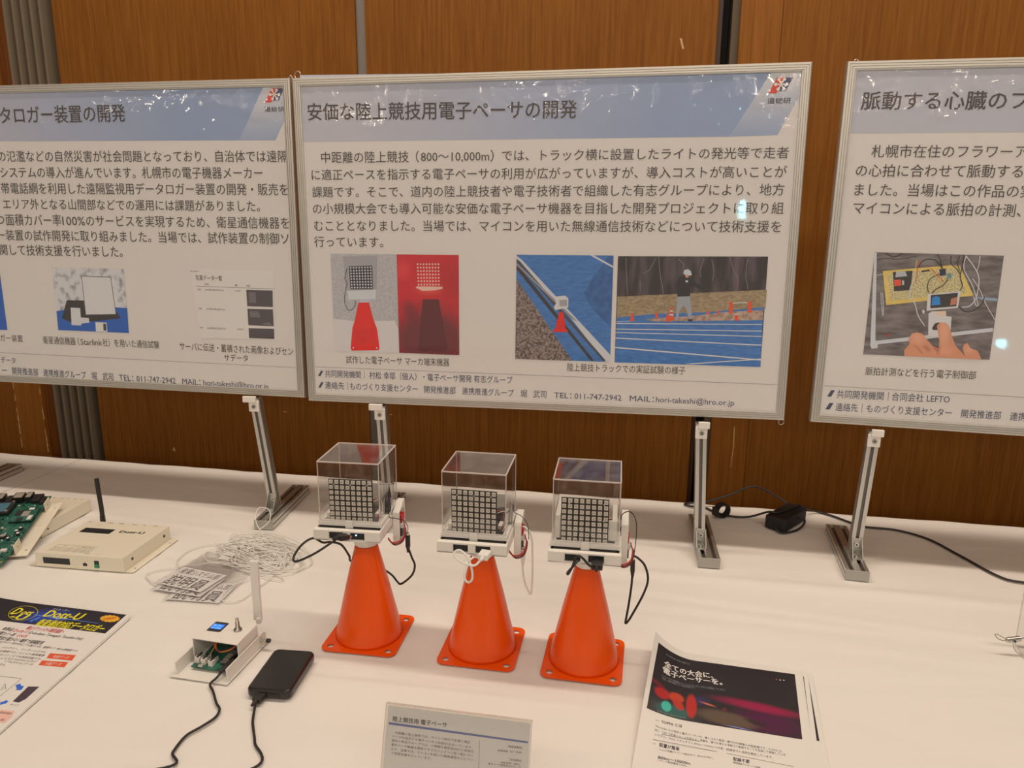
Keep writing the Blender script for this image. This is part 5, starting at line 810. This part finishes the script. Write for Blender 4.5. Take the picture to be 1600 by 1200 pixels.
# ------------------------------------------------------------------ power bank
t = thing('power_bank', 'glossy black power bank lying right of the white sensor box', 'power bank', (-.4805, .8640, 0), .075)
GLB = mat('gloss_black', (.014, .012, .012), .30, coat=.15)
o = MB().prism(rrect(-.0315, .0315, -.0495, .0495, .0095), .0006, .0148, GLB).build('shell', t, .0046, 4)
MB().bx(-.0085, -.0010, -.0500, -.0490, .0055, .0085, PORT).bx(.0045, .0165, -.0500, -.0490, .0050, .0098, PORT).build('port', t)
# ------------------------------------------------------------------ acrylic sign stand with its card
t = thing('sign_stand', 'clear acrylic sign stand leaning back at the bottom edge of the picture', 'sign stand', (-.261, .637, 0))
sb = Vector((0, .342, .9397)); sn = Vector((0, -.9397, .342))
Sg = lambda u, v, k: tuple(Vector((u, 0, 0))+sb*v+sn*k)
SAC = film_mat('sign_acrylic', tint=(.97, .97, .965), haze=.02, rough=.03, hazecol=(.8, .76, .7))
def slab(m, u0, u1, v0, v1, k0, k1, mt): return m.add([Sg(u, v, k) for k in (k0, k1) for u, v in ((u0, v0), (u1, v0), (u1, v1), (u0, v1))], [(3, 2, 1, 0), (4, 5, 6, 7), (0, 1, 5, 4), (1, 2, 6, 5), (2, 3, 7, 6), (3, 0, 4, 7)], mt)
m = slab(MB(), .0048, .1672, .0035, .1290, -.0020, -.0006, SAC); slab(m, .0048, .1672, .0035, .1290, .0010, .0024, SAC); m.bx(.0048, .1672, -.055, -.002, .0006, .0026, SAC); m.build('acrylic_panel', t)
m = slab(MB(), .0046, .1674, .1288, .1298, -.0021, .0025, EDGE); slab(m, .0044, .0050, .0035, .129, .0010, .0025, EDGE); slab(m, .1670, .1676, .0035, .129, .0010, .0025, EDGE); m.build('polished_edge', t)
t = thing('caption_card', 'printed paper caption card inside the leaning acrylic sign stand', 'card', (-.261, .637, 0))
MSg = lambda k: (lambda u, v: Sg(u, v, .0002+.00012*k))
SP = _rel((206, 186, 164))
slab(MB(), .0066, .1655, .0060, .1268, -.0003, .0002, PAPER).build('paper', t)
MB().ngon(S_BAND, mat('card_stripe', SP(98, 98, 128), .5), MSg(1)).stroke(.0005, S_LINE[:1]+S_LINE[2:3], GREYL, MSg(1)).build('stripe', t)
text_box('heading', t, S_HEAD, INK, MSg(1), 2, .018); text_box('body_text', t, S_BODY, INK, MSg(1), 1); text_box('side_text', t, S_SIDE, INK, MSg(1), 1)
# ------------------------------------------------------------------ left leaflets
def sheet(name, label, loc, rz, w, h, cat='leaflet', group=None):
    t = thing(name, label, cat, loc, rz, group); return t
LEAF = mat('leaflet_paper', (.80, .79, .77), .45)
lx = Vector((.99601, .08925, 0)); ly = Vector((-.08925, .99601, 0)); az = math.atan2(lx.y, lx.x)
t = thing('leaflet', 'sheet under the blue-headed data logger leaflet, only its edge showing', 'leaflet', (-.8005, .9665, 0), az-.006, 'data logger leaflets')
MB().bx(-.212, .0012, -.300, -.001, .0004, .0011, LEAF).build('paper', t)
t = thing('leaflet', 'top data logger leaflet with dark blue heading and yellow lettering', 'leaflet', (-.802, .969, .0), az, 'data logger leaflets')
MB().bx(-.2125, .0, -.2975, .0024, .0014, .0040, LEAF).build('paper', t) if False else MB().bx(-.2125, .0, -.2975, .0024, .0016, .0021, LEAF).build('paper', t)
MF = lambda k: (lambda u, v: (u, v, .0021+.00003*k))
FC = dict(navy=blob_mat('print_leaf_navy', TB(36, 30, 36), [(-.135, -.014, .060, .030, .1, .1, TB(40, 66, 150), .95), (-.112, -.0177, .026, .0035, -.12, .1, TB(190, 212, 245), .9), (-.112, -.0177, .0055, .0055, 0, .1, TB(235, 240, 250), .9)], (0, 1), .4), blue=mat('print_leaf_blue', TB(36, 52, 116), .4), cyan=mat('print_leaf_cyan', TB(90, 140, 215), .4), burst=mat('print_leaf_burst', TB(248, 178, 38), .4), red=mat('print_leaf_red', TB(224, 84, 44), .4), bluea=mat('print_leaf_arrow', TB(50, 100, 186), .4), dark=mat('print_leaf_dark', TB(74, 58, 62), .4), pink=mat('print_leaf_pink', TB(246, 186, 162), .4))
m = MB(); k = 1
for c, pts in [q for q in F_POLY if q[0] != 'blue']: m.ngon(pts, FC[c], MF(k)); k += .4
m.build('printed_picture', t)
YEL = mat('print_yellow', TB(252, 226, 30), .4); WHT = mat('print_white', (.84, .83, .81), .4); TINK = mat('print_ink', TB(70, 60, 60), .5); LR = mat('print_red_ink', TB(205, 50, 52), .5)
m = MB()
for e in F_Y: m.text(e, YEL, MF(7), .03)
for e in F_W: m.text(e, WHT, MF(7), 0, 1)
m.stroke(F_RING[0], F_RING[1], YEL, MF(6.5), 2); m.build('heading', t)
m = MB()
for e in F_R: m.text(e, LR, MF(7), .015, 1)
for e in F_K: m.text(e, TINK, MF(7), .012, 1)
for e in F_S: m.text(e, TINK, MF(7), 0, 1)
m.build('body_text', t)
m = MB()
for w_, pts in F_LINES:
    for a, b_ in zip(pts, pts[1:]): m.stroke(w_, [a, b_], TINK, MF(3))
m.build('line_drawing', t)
# ------------------------------------------------------------------ right leaflets
ROX, ROY, RA = .04444, 1.03450, math.atan2(-.11422, .99346)
WL, HL = .21, .297
def curl(u, v):
    s = u/WL; q = -v/HL; return .0028+.030*max(0, 1-s/.30)**2*max(0, 1-q*1.15)
RLEAF = mat('leaflet_paper_matt', (.79, .78, .755), .5)
PICK = mat('leaflet_black', TB(44, 38, 38), .35)
PICT = blob_mat('leaflet_night_picture', TB(42, 36, 37), [(.035, -.150, .060, .034, 0, .2, TB(68, 62, 58), .9), (.16, -.128, .062, .036, 0, .3, TB(80, 24, 56), .95), (.108, -.136, .050, .019, -.08, .5, TB(98, 76, 58), .95), (.146, -.133, .020, .0065, -.25, .4, TB(52, 34, 38), .9), (.150, -.0985, .080, .0135, -.06, .25, TB(152, 26, 64), .95), (.074, -.108, .016, .016, 0, .1, TB(64, 52, 96), .6), (.0835, -.1125, .015, .0028, -.22, .1, TB(214, 110, 70), .95),
  (.0389, -.1440, .030, .016, .1, .5, TB(54, 92, 82), .95), (.0225, -.1165, .0135, .0135, .3, .55, TB(178, 36, 36), .95), (.0415, -.1140, .0125, .0125, .2, .6, TB(196, 66, 38), .95), (.0450, -.1270, .008, .014, .5, .6, TB(184, 52, 34), .95), (.0620, -.1230, .0085, .0300, .05, .65, TB(184, 44, 34), .95), (.0300, -.1390, .0075, .0115, 0, .75, TB(70, 176, 148), .95), (.015, -.1020, .016, .006, -.3, .2, TB(128, 26, 44), .8), (.123, -.1497, .024, .0013, -.03, .3, TB(130, 138, 196), .9), (.105, -.1172, .004, .005, 0, .5, TB(120, 32, 52), .7)], (0, 1), .35)
def flat_leaf(label, dx, dy, rz, z, dark):
    t = thing('leaflet', label, 'leaflet', (ROX+dx, ROY+dy, 0), RA+rz, 'pacer project leaflets')
    MB().bx(0, WL, -HL, 0, z, z+.0005, RLEAF).build('paper', t)
    MB().ngon([(.006, -.018), (WL-.006, -.006), (WL-.006, -.150), (.006, -.158)], PICK, lambda u, v: (u, v, z+.0006)).build('printed_picture', t)
flat_leaf('lowest black-topped leaflet of the pile beside the rightmost cone', .0165, .003, .012, .0004, 1)
flat_leaf('second black-topped leaflet of the pile, its dark strip showing at the right', .0105, .0025, -.012, .0010, 1)
flat_leaf('third black-topped leaflet of the pile, just under the curled one', .0030, .001, -.003, .0016, 1)
t = thing('leaflet', 'curled top leaflet with a black picture of an orange glow', 'leaflet', (ROX, ROY, 0), RA, 'pacer project leaflets')
def patch(m, q, nx, ny, mt, k):
    vs = []
    for j in range(ny+1):
        for i in range(nx+1):
            s, r = i/nx, j/ny
            u = (q[0][0]*(1-s)+q[1][0]*s)*(1-r)+(q[3][0]*(1-s)+q[2][0]*s)*r; v = (q[0][1]*(1-s)+q[1][1]*s)*(1-r)+(q[3][1]*(1-s)+q[2][1]*s)*r
            vs.append((u, v, curl(u, v)+k*.00012))
    return m.add(vs, [(j*(nx+1)+i, (j+1)*(nx+1)+i, (j+1)*(nx+1)+i+1, j*(nx+1)+i+1) for j in range(ny) for i in range(nx)], mt, True)
m = MB(); patch(m, [(0, 0), (WL, 0), (WL, -HL), (0, -HL)], 60, 60, RLEAF, 0); patch(m, [(WL, 0), (0, 0), (0, -HL), (WL, -HL)], 60, 60, RLEAF, -2.5); m.build('paper', t)
MG = lambda k: (lambda u, v: (u, v, curl(u, v)+.00007*k))
m = MB(); patch(m, G_PIC, 60, 40, PICT, 2)
for q in G_DOTS: m.disc(q, .0011, (LR if q == G_DOTS[0] else WHT), MG(6), 10)
m.build('printed_picture', t)
m = MB()
for e in G_W: m.text(e, WHT, MG(7), .028)
for e in G_WS: m.text(e, mat('print_grey', TB(150, 140, 132), .4), MG(7), 0, 1)
m.build('heading', t)
m = MB()
for e in G_K: m.text(e, TINK, MG(2), .022)
for e in G_S: m.text(e, TINK, MG(2), 0, 1)
for w_, pts in G_LINES:
    for a, b_ in zip(pts, pts[1:]): m.stroke(w_, [a, b_], TINK, MG(2))
m.build('body_text', t)
# ------------------------------------------------------------------ power adapter, its cords and the cable tie
t = thing('power_adapter', 'black power adapter brick lying between two aluminium stands', 'power adapter', (.331, 1.578, 0), -.62)
MB().bx(-.0225, .0225, -.052, .052, .0006, .0300, BLKM).build('brick', t, .003)
MB().cyl((-.008, -.052, .016), (-.008, -.0535, .016), .005, .005, BLK, 16).build('inlet', t)
MB().tube([(.0226, .020, .014), (.032, .022, .012), (.036, .006, .006), (.034, -.020, .0024), (.026, -.046, .0024), (.016, -.058, .0030), (.006, -.058, .008), (.004, -.0525, .012)], .0022, CAB_B, 10).build('output_cord', t)
pts = [(.3560, 1.6220, .020), (.345, 1.645, .0230), (.304, 1.660, .0418), (.2682, 1.660, .0514), (.2203, 1.655, .0292), (.1657, 1.648, .0100), (.135, 1.655, .0030), (.120, 1.645, .0026), (.135, 1.634, .0026), (.1641, 1.6318, .0026), (.1862, 1.6095, .0026), (.2151, 1.593, .0026), (.255, 1.588, .0060), (.2900, 1.560, .0320), (.3075, 1.556, .0334), (.3400, 1.5850, .0338), (.3620, 1.6100, .0330), (.383, 1.635, .0180), (.4127, 1.656, .0035), (.4400, 1.640, .0026), (.475, 1.604, .0026), (.5000, 1.5881, .0026), (.5572, 1.5836, .0026), (.6082, 1.5479, .0026), (.6422, 1.4761, .0026), (.6778, 1.3964, .0026), (.7129, 1.3781, .0026), (.80, 1.372, .0026), (.9, 1.40, .0026)]
cable('power_cable', 'black power cord running from the adapter to the right picture edge', pts, .0023, CAB_B)
t = thing('cable_tie', 'black strap ring holding the cord left of the power adapter', 'cable tie', (.198, 1.590, .0))
m = MB(); R0, R1 = .0135, .0165
vs = []; n = 40
for i in range(n):
    a = 2*PI*i/n
    for r, y in ((R0, -.008), (R1, -.008), (R1, .008), (R0, .008)): vs.append((r*math.cos(a), y, R1+.0004+r*math.sin(a)))
m.add(vs, [(4*i+j, 4*i+(j+1) % 4, 4*((i+1) % n)+(j+1) % 4, 4*((i+1) % n)+j) for i in range(n) for j in range(4)], BLKM, False)
m.bx(-.0205, -.0145, -.0085, .0085, .006, .024, BLKM)
o = m.build('strap', t); o.rotation_euler = (0, 0, .5)
# ------------------------------------------------------------------ name badges with white neck cords
POUCH = film_mat('badge_pouch', tint=(.985, .985, .985), haze=.05, rough=.07, bump=.003, bscale=40, hazecol=(.66, .63, .61))
def badge(label, x, y, z, rz, seed, extra):
    t = thing('name_badge', label, 'name badge', (x, y, z), rz, 'name badges with white neck cords')
    m = MB()
    def sh(k, x0, x1, y0, y1):
        vs = []; nx, ny = 14, 18
        for j in range(ny+1):
            for i in range(nx+1):
                u = x0+(x1-x0)*i/nx; v = y0+(y1-y0)*j/ny; vs.append((u, v, k+(.004*((v-.04)/.06)**2 if v > .04 else 0)*(.6+.4*math.sin(u*40))))
        m.add(vs, [(j*(nx+1)+i, j*(nx+1)+i+1, (j+1)*(nx+1)+i+1, (j+1)*(nx+1)+i) for j in range(ny) for i in range(nx)], POUCH, True)
    sh(.0006, -.0535, .0535, -.0395, .098); sh(.0020, -.0535, .0535, -.0395, .098); m.build('clear_holder', t)
    c = MB().bx(-.0485, .0475, -.033, .033, .0009, .0013, PAPER).text(('産業システム部', -.042, .0205, .041, .0205, .0185), INK, lambda u, v: (u, v, .00145), .0).text(('説明員', -.0410, -.0125, .0390, -.0125, .036), INK, lambda u, v: (u, v, .0015), .003)
    c.build('printed_card', t)
    rc = random.Random(seed); pts = []
    o = Matrix.Rotation(-rz, 4, 'Z')
    n_ = 11
    for k in range(n_):
        a = rc.random()*2*PI; L_ = .05+.075*rc.random()
        cx = -.715+.05*(rc.random()-.5); cy_ = 1.215+.05*(rc.random()-.5)
        tilt = -.45+.7*(rc.random()-.5); ex_, ey_ = L_*(.75+.4*rc.random()), .018+.035*rc.random()
        for q in range(5):
            b_ = a+q*1.15; u = ex_*math.cos(b_); v = ey_*math.sin(b_)
            pts.append((cx+u*math.cos(tilt)-v*math.sin(tilt), cy_+u*math.sin(tilt)+v*math.cos(tilt), .0030+.012*rc.random()*max(0, 1-abs(u)/.11)))
    pts = [(-.755, 1.175, .006)]+pts+extra
    m = MB(); m.tube([o @ (Vector(p)-Vector((x, y, z))) for p in pts], .00105, CAB_W, 6, 6); m.build('neck_cord', t)
    m = MB(); m.bx(-.012, .012, .092, .104, .0045, .0062, WPLB); m.build('cord_clasp', t, .0006, 1)
    return t
badge('bottom name badge of the fanned pile, its lower edge nearest the sensor box', -.733, 1.0655, .0004, .055, 21, [(-.655, 1.22, .004), (-.640, 1.17, .003), (-.645, 1.09, .003), (-.655, 1.045, .003), (-.685, 1.045, .003), (-.690, 1.09, .004), (-.672, 1.13, .004)])
badge('middle name badge of the fanned pile, mostly covered by the top one', -.7680, 1.0815, .0030, -.10, 42, [(-.80, 1.25, .004), (-.845, 1.225, .003), (-.850, 1.17, .003), (-.82, 1.13, .006)])
badge('top name badge of the fanned pile, fully readable', -.7713, 1.0945, .0056, -.165, 63, [(-.73, 1.27, .006), (-.765, 1.312, .022), (-.778, 1.336, .034), (-.7765, 1.352, .0405), (-.755, 1.350, .036), (-.742, 1.322, .0235), (-.752, 1.290, .010), (-.700, 1.25, .006), (-.690, 1.20, .009), (-.86, 1.12, .003), (-.845, 1.08, .003), (-.815, 1.07, .009)])
# ------------------------------------------------------------------ clear acrylic stand cut by the right edge, with its wire loop
t = thing('acrylic_stand', 'clear acrylic stand cut by the right picture edge', 'acrylic stand', (.6005, 1.155, 0), -.1)
m = MB().bx(.0, .12, -.0015, .0015, .0005, .13, SAC).bx(.0, .12, -.065, -.0016, .0005, .0030, SAC); m.build('acrylic_panel', t)
m = MB().bx(-.0006, .0, -.0016, .0016, .0005, .13, EDGE).bx(-.0006, .0, -.065, -.0016, .0005, .0031, EDGE).bx(-.0006, .12, -.0016, .0016, .13, .1306, EDGE); m.build('polished_edge', t)
t = thing('wire_loop', 'thin steel wire loop with crimp sleeve beside the right acrylic stand', 'wire', (.583, 1.128, .0))
WR = mat('steel_wire', (.35, .33, .30), .35, .9)
MB().tube([(-.010, -.002, .0235), (-.017, .0, .0275), (-.0245, .001, .0305), (-.0262, .0, .0290), (-.0225, -.002, .0245), (-.015, -.003, .0225), (-.010, -.002, .0232)], .0006, WR, 6).tube([(.009, .002, .0255), (.016, .004, .027), (.024, .012, .03), (.034, .0215, .031)], .0006, WR, 6).build('wire', t)
MB().cyl((-.0105, -.002, .0233), (.0095, .002, .0258), .0042, .0042, STEEL, 18).cyl((0, -.0062, .0245), (0, -.0035, .0245), .0016, .0016, BLK, 10).build('crimp_sleeve', t)
MB().tube([(.0, .0, .0203), (.003, .001, .010), (.010, .002, .0015), (.020, -.004, .0008)], .0005, WR, 6).build('loose_strand', t)
bpy.data.objects.remove(_fo); bpy.data.curves.remove(_fc)
